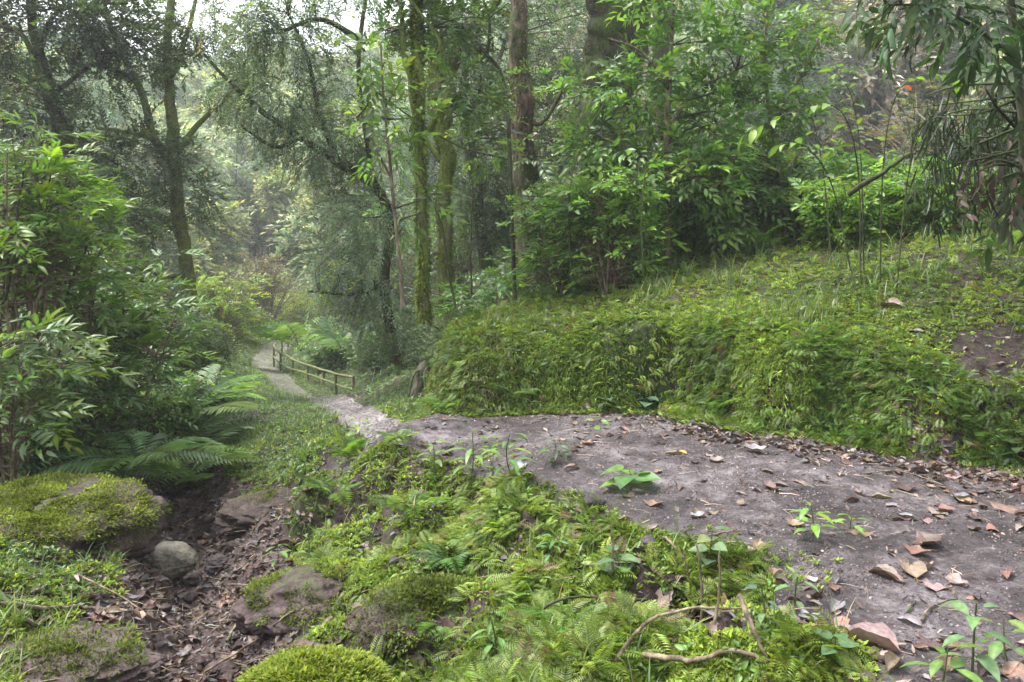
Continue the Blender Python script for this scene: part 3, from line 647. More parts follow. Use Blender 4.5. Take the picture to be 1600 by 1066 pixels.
tree('broad_trunk_tree', 'broad dark double trunked tree rising behind the green saplings', 'tree',
     [(960, 430, 10, 40), (950, 250, 10, 34), (940, 120, 10, 30), (943, 40, 10, 28), (935, -80, 10, 26)],
     [[(985, 400, 10.4, 18), (985, 150, 10.4, 20), (990, 60, 10.4, 19), (1000, -70, 10.4, 18)], [(1040, 380, 11, 12), (1035, 60, 11, 15), (1030, -60, 11, 14)]],
     [(930, -60, 10, (150, 30), 60)], SP_SMALL, .4, DK, M_BARKD, seed=8, fuzz=3500, fuzzcol=(.06, .08, .025), bump=.35, sides=22)
tree('broadleaf_sapling', 'bright green broad leaved sapling with a thin upright stem in front of the broad trunk', 'tree',
     [(1042, 400, 8.18, 5), (1045, 300, 8.18, 4.5), (1040, 200, 8.18, 4), (1048, 100, 8.18, 3.5), (1052, 0, 8.18, 3), (1050, -60, 8.18, 2)],
     [[(1045, 290, 8.18, 3), (1000, 240, 8.06, 2), (940, 215, 7.94, 1.5)], [(1042, 200, 8.18, 3), (1090, 140, 8.31, 2), (1150, 110, 8.43, 1.5)], [(1046, 130, 8.18, 2.5), (1000, 80, 8.06, 2), (950, 60, 7.94, 1.2)], [(1043, 340, 8.18, 2.5), (1100, 300, 7.94, 2), (1160, 270, 7.81, 1.2)]],
     [(1010, 130, 8.18, (75, 45), 79), (1105, 80, 8.31, (90, 60), 117), (1130, 190, 8.43, (80, 55), 104), (980, 220, 7.94, (80, 40), 83), (1080, 270, 7.94, (90, 50), 114), (1150, 320, 8.18, (80, 45), 87), (930, 130, 8.18, (50, 35), 30), (1070, -20, 8.18, (120, 50), 85), (1190, 60, 8.68, (60, 55), 64)],
     SP_BROAD, .30, (.060, .13, .03), M_STICK, seed=9, gap=.38, fs=2.2, droop=.1, sides=8, twigs=60, yellow=.12)
tree('leafy_sapling', 'glossy green sapling leaning over the bank right of the upright sapling', 'tree',
     [(1230, 400, 8.58, 4.5), (1222, 300, 8.58, 4), (1205, 200, 8.58, 3.5), (1195, 90, 8.58, 3), (1200, 0, 8.58, 2)],
     [[(1220, 290, 8.58, 3), (1260, 220, 8.47, 2), (1290, 190, 8.35, 1.2)], [(1205, 200, 8.58, 2.5), (1250, 120, 8.58, 2), (1280, 60, 8.58, 1.2)]],
     [(1220, 160, 8.58, (60, 50), 76), (1250, 250, 8.47, (70, 40), 83), (1180, 260, 8.58, (60, 50), 68), (1240, 40, 8.58, (60, 45), 41), (1290, 110, 8.82, (45, 40), 22)],
     SP_BROAD, .25, (.055, .12, .033), M_STICK, seed=10, gap=.38, fs=2.2, sides=8)
tree('corner_tree', 'dark large leaved tree overhanging the upper right corner', 'tree',
     [(1612, 400, 4.4, 8), (1604, 280, 4.4, 7), (1592, 150, 4.4, 6.5), (1580, 40, 4.4, 6), (1575, -80, 4.3, 5)],
     [[(1584, 90, 4.4, 4), (1520, 40, 4.2, 3), (1450, 10, 4.1, 2), (1385, 8, 4.0, 1.5)], [(1588, 200, 4.4, 3), (1560, 170, 4.3, 2), (1540, 140, 4.2, 1.5)], [(1592, 260, 4.4, 3), (1560, 250, 4.2, 2), (1530, 260, 4.1, 1.5)]],
     [(1450, -12, 4.1, (80, 30), 14), (1540, 0, 4.2, (80, 40), 20), (1575, 110, 4.3, (30, 40), 6), (1590, 230, 4.3, (30, 40), 5), (1400, -60, 4, (120, 30), 16), (1600, 320, 4.4, (30, 30), 3), (1680, 120, 4.5, (50, 160), 22)],
     SP_NARROW, .32, (.03, .065, .028), M_BARKD, M_GLOSS, seed=11, droop=.9, gap=.3, fs=3, sides=12, twigs=14, yellow=.03)
tree('small_leafed_sapling', 'light green sapling with pointed leaves just left of the slender mossy tree', 'tree',
     [(630, 480, 7.0, 3.5), (622, 380, 7.0, 3), (610, 260, 7.0, 2.5), (600, 160, 7.0, 2.2), (595, 70, 7.0, 1.5)],
     [[(612, 280, 7, 2), (570, 200, 6.9, 1.5), (545, 170, 6.9, 1)], [(600, 170, 7, 1.6), (630, 120, 7, 1.2)]],
     [(595, 85, 6.9, (40, 22), 9), (575, 150, 6.9, (45, 28), 12), (620, 185, 7, (45, 30), 12), (590, 230, 7, (55, 25), 10), (640, 320, 7, (40, 40), 10)], SP_BROAD, .3, (.07, .14, .035), M_STICK, seed=12, gap=.3, fs=3, sides=7, twigs=14)
tree('bare_branch_sapling', 'thin dark forked sapling with bare branches crossing behind the centre', 'tree',
     [(805, 470, 8.2, 3.5), (800, 330, 8.2, 3.2), (795, 200, 8.2, 3), (785, 120, 8.2, 3), (760, 85, 8.2, 3), (720, 40, 8.2, 2.4), (660, 5, 8.2, 2), (640, -20, 8.2, 1.5)],
     [[(762, 85, 8.2, 2.5), (765, 30, 8.2, 2.4), (752, -10, 8.2, 1.6)], [(765, 28, 8.2, 1.8), (795, 5, 8.2, 1.2)], [(798, 250, 8.2, 2), (700, 220, 8.2, 1.4), (560, 125, 8, 1)]],
     [(700, 20, 8.2, (60, 30), 12), (770, 210, 8.2, (60, 50), 18)], SP_BROAD, .22, MID, M_BARKD, seed=13, gap=.3, fs=3, sides=7, twigs=10, fuzz=0)

# ------------------------------------------------------------------ bushes and saplings
S = shrub
rs = [  # name, label, u, Y, h, spread, stems, sprigs, size, per, col
 ('lanceolate_bush', 'bright green long leaved bush at the left edge of the view', 35, 6.0, 3.0, .7, 20, SP_NARROW, .27, 20, (0.0663, 0.133, 0.0273), .5),
 ('lanceolate_bush', 'bright green long leaved bush reaching right of the left edge bush', 150, 6.8, 2.35, .8, 18, SP_NARROW, .26, 18, (0.0585, 0.121, 0.0273), .5),
 ('lanceolate_bush', 'large pale green leaved bush low at the left edge', 15, 4.9, 1.35, .5, 9, SP_NARROW, .28, 14, (0.0585, 0.109, 0.039), .2),
 ('broadleaf_bush', 'deep green broad leaved bush in front of the forked tree', 195, 8.6, 2.1, .7, 14, SP_BROAD, .28, 20, (0.0429, 0.0897, 0.0273), .3),
 ('broadleaf_bush', 'dark leafy bush below the dark leaning tree', 110, 8.6, 2.3, 1.0, 15, SP_BROAD, .30, 24, (0.0351, 0.0702, 0.0273), .1),
 ('broadleaf_bush', 'leafy green bush in the middle of the left thicket', 120, 6.4, 1.1, .6, 12, SP_BROAD, .24, 20, (0.0468, 0.0936, 0.0351), .1),
 ('small_leaf_bush', 'small leaved green bush at the foot of the forked tree', 290, 12.2, 1.3, .75, 14, SP_SMALL, .34, 26, (0.0585, 0.105, 0.0312), .1),
 ('small_leaf_bush', 'small leaved dark bush left of the forked trunk', 235, 11.0, 1.9, .9, 15, SP_SMALL, .36, 26, (0.039, 0.078, 0.0312), .1),
 ('yellow_bush', 'bright yellow green bush behind the forked trunk', 352, 20, 2.6, 1.3, 16, SP_SMALL, .50, 30, (0.15, 0.22, 0.05), .05),
 ('yellow_bush', 'rounded yellow green bush where the path disappears', 470, 33, 2.6, 1.8, 14, SP_SMALL, .6, 26, (0.14, 0.19, 0.05), .05),
 ('dark_leaf_bush', 'dark green bush on the left side of the path bend', 365, 27, 1.3, 1.2, 13, SP_SMALL, .5, 26, (0.05, 0.085, 0.035), .05),
 ('small_leaf_bush', 'olive green bush above the dark bush by the path', 400, 36, 3.6, 2.0, 14, SP_SMALL, .65, 28, (0.11, 0.15, 0.055), .05),
 ('broadleaf_bush', 'low green bush behind the middle of the fence', 520, 19.5, .95, .8, 12, SP_BROAD, .34, 22, (0.07, 0.15, 0.035), .05),
 ('broadleaf_bush', 'low dark green bush behind the near end of the fence', 590, 16.5, 1.2, .8, 12, SP_BROAD, .32, 22, (0.05, 0.1, 0.035), .05),
 ('small_leaf_bush', 'green bush between the fence and the bank', 622, 13, 1.25, .6, 12, SP_SMALL, .32, 24, (0.06, 0.11, 0.045), .05),
 ('small_leaf_bush', 'tall bluish bush right of the path behind the fence', 560, 24, 2.6, 1.6, 14, SP_FINE, .6, 28, (0.05, 0.09, 0.055), .05),
 ('understory_bush', 'grey green bush at the foot of the twisted tree', 715, 9.6, 1, 0.5, 12, SP_SMALL, .28, 22, (0.0579, 0.105, 0.0474), .05),
 ('understory_bush', 'leafy bush left of the foot of the rough barked tree', 770, 8.8, 1.35, 0.55, 13, SP_BROAD, .24, 20, (0.0579, 0.126, 0.0421), .1),
 ('understory_bush', 'leafy bush right of the foot of the rough barked tree', 880, 8.2, 1.45, 0.6, 14, SP_BROAD, .24, 22, (0.0632, 0.136, 0.0369), .1),
 ('understory_bush', 'bright bush in front of the broad dark trunk', 950, 7.6, 1.6, 0.6, 15, SP_BROAD, .25, 24, (0.0737, 0.153, 0.0369), .1),
 ('understory_bush', 'dense dark bush under the upright sapling', 1030, 9.2, 1.51, 0.69, 14, SP_BROAD, .24, 22, (0.0421, 0.0895, 0.0316), .05),
 ('understory_bush', 'green bush between the two saplings', 1115, 8.7, 1.4, 0.632, 14, SP_BROAD, .24, 22, (0.0579, 0.126, 0.0369), .05),
 ('understory_bush', 'mid green bush under the leaning sapling', 1195, 9.1, 1.29, 0.69, 14, SP_BROAD, .24, 22, (0.0632, 0.132, 0.0369), .05),
 ('understory_bush', 'bright low bush in front of the pale slope', 1290, 9.5, 1.06, 0.69, 13, SP_BROAD, .24, 20, (0.079, 0.163, 0.0369), .05),
 ('understory_bush', 'low leafy bush left of the hanging stalks', 1370, 8.9, 0.896, 0.575, 13, SP_BROAD, .22, 20, (0.0632, 0.132, 0.0369), .05),
 ('understory_bush', 'dark bush behind the hanging stalks', 1490, 9.3, 1.4, 0.805, 14, SP_BROAD, .24, 20, (0.0316, 0.0632, 0.0316), .05),
 ('understory_bush', 'dark leafy bush behind the dead leaves at the right edge', 1620, 8.7, 1.51, 0.69, 14, SP_BROAD, .24, 20, (0.0294, 0.0548, 0.0294), .05),
 ('understory_bush', 'bright bushy growth around the arching stems', 1330, 7.5, .75, .55, 14, SP_BROAD, .22, 24, (.10, .20, .045), .0),
 ('understory_bush', 'leafy growth under the slanting dark log', 1400, 7.8, .8, .55, 14, SP_BROAD, .22, 24, (.09, .18, .045), .0),
 ('understory_bush', 'fresh green growth between the log and the hanging stalks', 1465, 7.3, .7, .5, 14, SP_BROAD, .22, 24, (.07, .15, .04), .0),
 ('background_bush', 'tall dull green bush behind the rough barked tree', 850, 14, 3.2, 1.5, 16, SP_SMALL, .5, 30, (0.069, 0.124, 0.062), .05),
 ('background_bush', 'tall dull green bush behind the twisted tree', 720, 16, 3.4, 1.7, 16, SP_SMALL, .5, 30, (0.076, 0.138, 0.062), .05),
 ('background_bush', 'tall dark bush behind the broad double trunk', 1000, 13, 3.6, 1.6, 16, SP_SMALL, .5, 30, (0.062, 0.117, 0.0552), .05),
 ('background_bush', 'dark green bush between the dark tree and the forked tree', 180, 16, 3.4, 1.8, 16, SP_SMALL, .55, 30, (0.062, 0.11, 0.0552), .05),
 ('background_bush', 'tall green bush at the far left edge behind the thicket', 20, 11, 3.6, 1.4, 16, SP_SMALL, .5, 30, (0.069, 0.124, 0.0552), .05),
 ('background_bush', 'dark green bush deep behind the weeping branches', 640, 24, 4.5, 2.0, 16, SP_SMALL, .6, 30, (0.069, 0.124, 0.069), .05),
 ('background_bush', 'green bush behind the left ferns', 290, 15.5, 1.1, 1.0, 14, SP_SMALL, .42, 26, (0.117, 0.206, 0.062), .05),
 ('background_bush', 'pale green tree sized bush deep behind the leaning sapling', 1120, 18, 4.2, 2.0, 16, SP_SMALL, .6, 30, (0.0828, 0.152, 0.069), .05),
 ('understory_bush', 'fresh green bush above the bank edge right of the saplings', 1250, 8.7, 0.84, 0.575, 14, SP_BROAD, .2, 24, (0.0842, 0.169, 0.0369), .0),
 ('understory_bush', 'low bright bush in front of the fallen log', 1345, 8.7, 0.672, 0.517, 14, SP_BROAD, .2, 24, (0.079, 0.163, 0.0369), .0),
 ('understory_bush', 'low green bush at the foot of the arching stems', 1410, 8.7, 0.784, 0.575, 14, SP_BROAD, .2, 24, (0.0684, 0.142, 0.0369), .0),
 ('understory_bush', 'shaded bush at the foot of the hanging stalks', 1480, 8.7, 0.616, 0.517, 14, SP_BROAD, .2, 22, (0.0421, 0.0895, 0.0316), .0),
 ('understory_bush', 'green bush hiding the foot of the upright sapling', 1080, 8.7, 0.672, 0.575, 14, SP_BROAD, .2, 24, (0.0737, 0.147, 0.0369), .0),
 ('understory_bush', 'bushy green growth at the foot of the bare stems right of centre', 985, 8.7, 0.784, 0.575, 14, SP_BROAD, .2, 24, (0.0684, 0.142, 0.0369), .0),
 ('broadleaf_bush', 'shaded leafy bush behind the pale leaved bush at the left edge', 60, 7.2, 1.35, .7, 15, SP_BROAD, .22, 24, (0.065, 0.124, 0.0455), .05),
 ('broadleaf_bush', 'leafy bush right of the tall long leaved bushes', 240, 7.8, 1.2, .6, 14, SP_BROAD, .22, 22, (0.0715, 0.137, 0.0455), .05),
 ('broadleaf_bush', 'small shaded bush behind the mossy mound at the left edge', 15, 6.0, .75, .5, 13, SP_BROAD, .18, 22, (0.052, 0.104, 0.0455), .0),
 ('low_bush', 'low leafy bush at the bottom of the left thicket', 60, 7.0, .7, .6, 12, SP_BROAD, .2, 22, (0.039, 0.078, 0.0351), .05),
 ('low_bush', 'low leafy bush beside the lower fern', 300, 8.6, .6, .55, 12, SP_BROAD, .2, 20, (0.0429, 0.0897, 0.0351), .05),
 ('low_bush', 'low leafy bush between the two big ferns', 200, 7.9, .75, .6, 12, SP_BROAD, .2, 22, (0.039, 0.0819, 0.0312), .05),
]
for k, (nm, lab, u, Y, h, sp, ns, spg, sz, per, col, low_) in enumerate(rs):
    S(nm, lab, 'bush', B(u, Y), h, sp, ns, spg, sz, per, col, k, M_LEAF, stemr=.006 + .004 * h, low_=low_, yellow=.1 if 'yellow' not in nm else .3)
S('twiggy_bush', 'pale leafless twiggy bush right of the yellow green bush', 'bush', B(412, 30), 3.9, 1.6, 60, SP_SMALL, .4, 5, (.16, .15, .10), 80, stemr=.03, stemcol=(.2, .18, .16), low_=.5, twl=.5)
S('twiggy_bush', 'pale twiggy thicket on the far slope at the upper right', 'bush', B(1450, 13), 2.4, 1.8, 40, SP_SMALL, .3, 5, (.15, .15, .08), 81, stemr=.014, stemcol=(.2, .17, .14), low_=.4, twl=.4)

# arching stems with pointed leaves (and a few red ones) over the bank
def arching(label, pts, n, leafL, col, seed, red=0, rad=3.0):
    r = np.random.default_rng(seed); w0 = A([P(*q) for q in pts]); w0[0, 2] = H1(w0[0, 0], w0[0, 1]); t = empty('arching_plant', w0[0], label, 'plant', 'arching leafy stems above the bank')
    w = smooth_path(w0, 26); g = Geo(); tube(g, w, np.linspace(rad, rad * .35, 26) / F * w[0, 1], 6, (.06, .06, .03), cap=False); g.build('stem', M_BARKD, t)
    g = Geo(); s = np.linspace(.3, 1, n); i = np.clip((s * 25).astype(int), 0, 24); tg = nrm(w[i + 0] - w[np.maximum(i - 1, 0)])
    side = np.where(np.arange(n) % 2, 1, -1)[:, None]; d = nrm(tg * .6 + side * nrm(np.cross(tg, A([0, 0, 1])) + 1e-6) * .7 + A([0, 0, -.25]) + r.normal(0, .2, (n, 3)))
    cc = jit(col, n, .15, .2, r); 
    for k in range(red): cc[r.integers(0, n)] = (.28, .05, .03)
    g.inst(LB, w[i] + d * .01, frames(d, (0, 0, 1), .3, r), leafL * r.uniform(.7, 1.15, n), cc); g.build('foliage', M_LEAF, t)
AR = [('arching stem of pointed leaves curving left above the bank', [(1345, 380, 6.2), (1340, 260, 6.2), (1310, 170, 6.1), (1240, 175, 6), (1150, 215, 5.9)], 16, 0),
      ('arching stem of pointed leaves reaching up to the pale slope', [(1350, 380, 6.3), (1345, 250, 6.3), (1330, 150, 6.3), (1300, 105, 6.3)], 14, 0),
      ('arching stem with a red leaf left of the hanging stalks', [(1375, 360, 6.0), (1380, 260, 6.0), (1400, 150, 5.9), (1450, 115, 5.8), (1510, 125, 5.7)], 16, 1),
      ('short arching stem of pale leaves low above the bank', [(1330, 370, 6.4), (1300, 290, 6.4), (1260, 230, 6.3), (1215, 225, 6.3)], 14, 0),
      ('thin arching stem nodding over the leafy bush', [(1300, 360, 6.8), (1285, 260, 6.8), (1260, 150, 6.8), (1230, 60, 6.8)], 12, 0),
      ('arching stem with broad leaves beside the fallen log', [(1400, 350, 5.8), (1420, 270, 5.8), (1450, 190, 5.8), (1500, 170, 5.7)], 12, 0)]
for k, (lab, pts, n, red) in enumerate(AR): arching(lab, pts, n, .13, (.08, .14, .035), 900 + k, red, 1.5)

# hanging stalks and dead leaves at the right edge
def stalks(label, u0, u1, v0, v1, Y, n, col, L, seed, name='hanging_stalk_plant', drop=True, w=.05, bent=.42):
    r = np.random.default_rng(seed); base = B((u0 + u1) / 2, Y); t = empty(name, base, label, 'plant'); g = Geo()
    for k in range(3):
        a = P(1590, v0 - 20 + 25 * k, 4.45); b = P(u0 + (u1 - u0) * .15 * k, v0 + 30 * k, Y + r.normal(0, .15))
        tube(g, smooth_path([a, (a + b) / 2 + r.normal(0, .05, 3), b], 9), np.linspace(.010, .004, 9), 5, (.05, .045, .03), cap=False)
    g.build('stem', M_BARKD, t)
    g = Geo(); q = A([P(r.uniform(u0, u1), v0 + r.normal(0, 22) + (v1 - v0) * r.random() ** 1.1, Y + r.normal(0, .25)) for _ in range(n)])
    d = nrm(r.normal(0, bent, (n, 3)) + A([0, 0, -1])); g.inst(T_broad(w, .4, .1), q, frames(d, (0, -1, 0), 1.0, r), L * r.uniform(.5, 1.2, n), jit(col, n, .35, .0, r)); g.build('foliage', M_LEAF if drop else M_DEAD, t)
stalks('dense dark plant with narrow hanging stalks left of the corner tree', 1445, 1585, 150, 325, 5.0, 620, (.012, .02, .010), .15, 5, w=.09)
stalks('thin olive stalks hanging beside the fallen log', 1410, 1475, 170, 330, 5.4, 110, (.025, .035, .015), .14, 6, w=.08)
stalks('cluster of withered brown leaves hanging at the right edge', 1530, 1620, 240, 345, 4.6, 60, (.06, .042, .034), .10, 7, 'withered_plant', False, .42, .5)
stalks('small bunch of dry pinkish brown leaves low beside the stalks', 1495, 1530, 255, 335, 4.7, 26, (.07, .05, .04), .08, 8, 'withered_plant', False, .42, .5)
def stick(name, label, pts, rad, mat=M_STICK, col=(.1, .1, .1), group=None, cat='stick', branches=(), sides=8, seed=0, raw=False):
    w0 = A(pts, float) if raw else A([P(*q) for q in pts]); t = empty(name, w0[0], label, cat, group); n = max(8, len(w0) * 5)
    w = smooth_path(w0, n); r = np.random.default_rng(seed + 31); w = w + np.c_[r.normal(0, .25, (n, 3))] * rad
    g = Geo(); tube(g, w, np.linspace(rad, rad * .5, n), sides, col, .25, seed); g.build('stem', mat, t, smooth=True)
    for b in branches:
        bp = A(b, float) if raw else A([P(*q) for q in b]); g = Geo(); ww = smooth_path(bp, 10); tube(g, ww, np.linspace(rad * .6, rad * .25, 10), 6, col, .2, seed); g.build('twig', mat, t, smooth=True)
    return t
stick('fallen_log', 'dark fallen log slanting through the undergrowth above the bank', [(1325, 305, 6.0), (1370, 275, 5.9), (1415, 245, 5.8), (1440, 232, 5.7)], .022, M_BARKD, cat='log', branches=[[(1420, 245, 5.8), (1432, 200, 5.8), (1434, 180, 5.8)]])
stick('slanting_stem', 'thin bare stem leaning left in front of the slender mossy tree', [(712, 480, 7.1), (700, 420, 7.1), (690, 350, 7.1), (672, 310, 7.1), (650, 270, 7.1)], .012, M_BARKD, cat='stem')
stick('slanting_stem', 'thin upright bare stem between the twisted and the rough barked tree', [(737, 460, 7.8), (736, 380, 7.8), (740, 280, 7.8)], .010, M_BARKD, cat='stem')
stick('slanting_stem', 'thin dark stem rising in the left thicket near the left edge', [(8, 470, 5.6), (20, 400, 5.6), (28, 330, 5.6), (40, 250, 5.6)], .012, M_BARKD, cat='stem')
stick('slanting_stem', 'thin dark stem leaning right in the left thicket', [(100, 480, 6.2), (115, 430, 6.2), (135, 390, 6.2), (150, 350, 6.3)], .012, M_BARKD, cat='stem')
stick('slanting_stem', 'bare dark stem rising through the bushes right of centre', [(1005, 430, 7.0), (1003, 330, 7.0), (1010, 250, 7.0)], .010, M_BARKD, cat='stem')
stick('slanting_stem', 'bare stem standing behind the bank right of the rough barked tree', [(893, 440, 7.4), (889, 350, 7.4), (893, 280, 7.4), (915, 210, 7.4), (945, 160, 7.4)], .009, M_BARKD, cat='stem')
# root stump at the left end of the bank
def stump():
    b = G1(652, 625); t = empty('root_stump', b, 'dark mossy root stump at the left foot of the bank', 'stump'); r = np.random.default_rng(4)
    g = Geo(); b = b + A([.02, .05, 0]); top = b + A([.06, .08, .36]); tube(g, smooth_path([b + A([-.03, -.03, -.12]), b + A([.01, 0, .2]), top], 12), np.linspace(.10, .07, 12), 14, bump=.6, seed=3); g.build('trunk', M_BARKD, t, smooth=True)
    for k in range(3):
        a = r.uniform(4.2, 5.4); d = A([math.cos(a), math.sin(a), 0]); g = Geo()
        tube(g, smooth_path([top + d * .06 + A([0, 0, -.08 * r.random()]), b + d * .14 + A([0, 0, .25]), b + d * .26 + A([0, 0, -.05])], 10), np.linspace(.02, .03, 10) * r.uniform(.35, .7), 6, bump=.4, seed=k); g.build('root', M_BARKD, t, smooth=True)
stump()

# ------------------------------------------------------------------ fence
def fence():
    tops = [(552, 589, 15), (525, 584, 16), (504, 578, 17), (481, 570, 18), (457, 561, 19), (438, 552, 20.2), (428, 540, 22.5), (440, 527, 25), (450, 516, 27.5)]
    bots = [627, 614, 604, 598, 592, 583, 563, 550, 537]
    t = empty('wooden_fence', P(552, 627, 15), 'low wooden post and rail fence along the far path', 'fence'); r = np.random.default_rng(2); tp = []
    for (u, v, Y), vb in zip(tops, bots):
        a = P(u, v, Y); b = a.copy(); b[2] = min(P(u, vb, Y)[2], H1(a[0], a[1])) - .06; g = Geo(); k = r.normal(0, .012, 2)
        tube(g, A([b, (a + b) / 2 + A([k[0], k[1], 0]) * .5, a + A([k[0], k[1], 0])]), [.032, .030, .029], 8, bump=.2); g.build('post', M_WOOD, t, smooth=True); tp.append((a, b))
    for i in range(len(tp) - 1):
        for f, rad in ((0.02, .026), (.52, .022)):
            p = tp[i][0] * (1 - f) + (tp[i][1] + A([0, 0, .06])) * f; q = tp[i + 1][0] * (1 - f) + (tp[i + 1][1] + A([0, 0, .06])) * f; e = (q - p) * .02
            g = Geo(); tube(g, smooth_path([p - e, (p + q) / 2 + A([0, 0, r.normal(0, .012)]), q + e], 7), [rad] * 7, 8, bump=.15, seed=i); g.build('rail', M_WOOD, t, smooth=True)
fence()

# ------------------------------------------------------------------ ferns
GRN, FBL = (.09, .17, .05), (.13, .22, .11)
big = [('tall blue green fern spreading below the forked tree', 290, 8.3, 8, 1.1, FR_FINE, FBL, .6), ('blue green fern beside the path edge on the left slope', 322, 9.6, 8, .95, FR_FINE, (.13, .22, .09), .5),
       ('pale green fern low in the left thicket', 215, 6.2, 8, .75, FR_FINE, (.13, .22, .10), .35), ('deep green fern right of the low pale fern', 320, 8.0, 6, .85, FR_MED, (.065, .125, .04), .4),
       ('bright fern with arching fronds behind the far fence', 470, 21, 8, 1.9, FR_MED, (.11, .20, .05), .7), ('pale blue fern behind the fence near its middle', 535, 19, 7, 1.6, FR_MED, (.11, .17, .12), .8),
       ('small fern in the shade of the left thicket', 130, 8.4, 6, .7, FR_MED, (.06, .12, .045), .5), ('green fern at the foot of the dark tree', 40, 7.5, 6, .9, FR_FINE, (.05, .10, .045), .6),
       ('small dark fern left of the gully head', 250, 7.6, 6, .55, FR_MED, (.08, .15, .05), .5), ('lacy pale fern at the path edge above the gully head', 300, 7.9, 8, .8, FR_FINE, (.13, .21, .09), .45), ('soft green fern between the tall bush and the low pale fern', 285, 6.9, 8, .75, FR_FINE, (.12, .2, .07), .6), ('green fern clump on the grassy slope left of the path', 335, 11.5, 7, .6, FR_MED, (.12, .2, .06), .5)]
for k, (lab, u, Y, n, L, fr, col, el) in enumerate(big): fern(lab, B(u, Y, .05 + .2 * L), n, L, fr, col, k, elev=el)
sm_f = [('bright yellow green fern tuft at the left edge of the trail', 545, 722, 10, .27, FR_FINE, (.13, .22, .035), .9), ('pale fern lying over the crest of the trail', 625, 690, 6, .2, FR_FINE, (.11, .18, .05), .45),
        ('bright fern in the grass on top of the bank', 1180, 395, 7, .42, FR_MED, (.13, .24, .035), .8), ('fern with spreading fronds behind the bank edge left of centre', 880, 470, 6, .45, FR_MED, (.085, .15, .05), .45),
        ('fern at the upper edge of the bank right of the mossy tree', 805, 480, 6, .4, FR_MED, (.08, .14, .04), .4), ('green fern at the right edge of the bank top', 1585, 395, 6, .4, FR_FINE, (.09, .16, .04), .7),
        ('blue green fern in the lower centre of the slope', 700, 880, 6, .2, FR_FINE, (.07, .15, .05), .4), ('small fern hanging from the slope near the bottom centre', 900, 985, 5, .2, FR_FINE, (.09, .17, .04), .35),
        ('fresh green fern above the gully on the right', 520, 780, 6, .28, FR_FINE, (.10, .18, .04), .6), ('dark fern against the foot of the bank right of centre', 1330, 690, 6, .3, FR_MED, (.05, .10, .035), .5),
        ('green fern on the lower face of the bank', 1130, 640, 6, .26, FR_MED, (.06, .12, .035), .5), ('leafy fern at the foot of the bank near the right edge', 1560, 690, 6, .3, FR_MED, (.045, .09, .03), .5),
        ('small bright fern halfway down the centre slope', 640, 800, 6, .24, FR_FINE, (.11, .19, .04), .5), ('fern at the foot of the bank left of centre', 800, 620, 6, .28, FR_MED, (.09, .17, .04), .5),
        ('small fern beside the root stump', 700, 640, 6, .28, FR_MED, (.10, .19, .04), .5), ('tiny fern beside the moss boulder at the bottom', 690, 985, 5, .15, FR_FINE, (.09, .16, .04), .4)]
for k, (lab, u, v, n, L, fr, col, el) in enumerate(sm_f): fern(lab, G1(u, v) + A([0, 0, .01]), n, L, fr, col, 50 + k, elev=el)

# ------------------------------------------------------------------ broad leaved seedlings standing on the trail and slope
def seedling(label, u, v, h, n, leaf, L, col, seed, cat='seedling', whorl=False, lean=0):
    r = np.random.default_rng(seed + 400); b = G1(u, v); t = empty('seedling', b, label, cat); g = Geo(); tip = b + A([lean * h + r.normal(0, .08) * h, r.normal(0, .08) * h, h])
    w = smooth_path([b + A([0, 0, -.01]), (b + tip) / 2 + r.normal(0, .04 * h, 3), tip], 12); tube(g, w, np.linspace(.0028, .0014, 12) * (1 + h * 2), 5, (.08, .10, .04), cap=False); g.build('stem', M_LEAF, t)
    g = Geo(); s = np.linspace(.35 if not whorl else .8, 1, n); i = np.minimum((s * 11).astype(int), 11); az = np.arange(n) * 2.4 + r.random() * 6
    d = nrm(np.c_[np.cos(az), np.sin(az), r.uniform(-.15, .35, n)]); pt = .25 * L
    for q, e in zip(w[i], w[i] + d * pt): tube(g, A([q, e]), [.0014, .001], 3, (.09, .12, .04), cap=False)
    g.inst(leaf, w[i] + d * pt, frames(d, (0, 0, 1), .2, r), L * (1.1 - .35 * s) * r.uniform(.8, 1.1, n), jit(col, n, .14, .08, r)); g.build('foliage', M_LEAF, t)
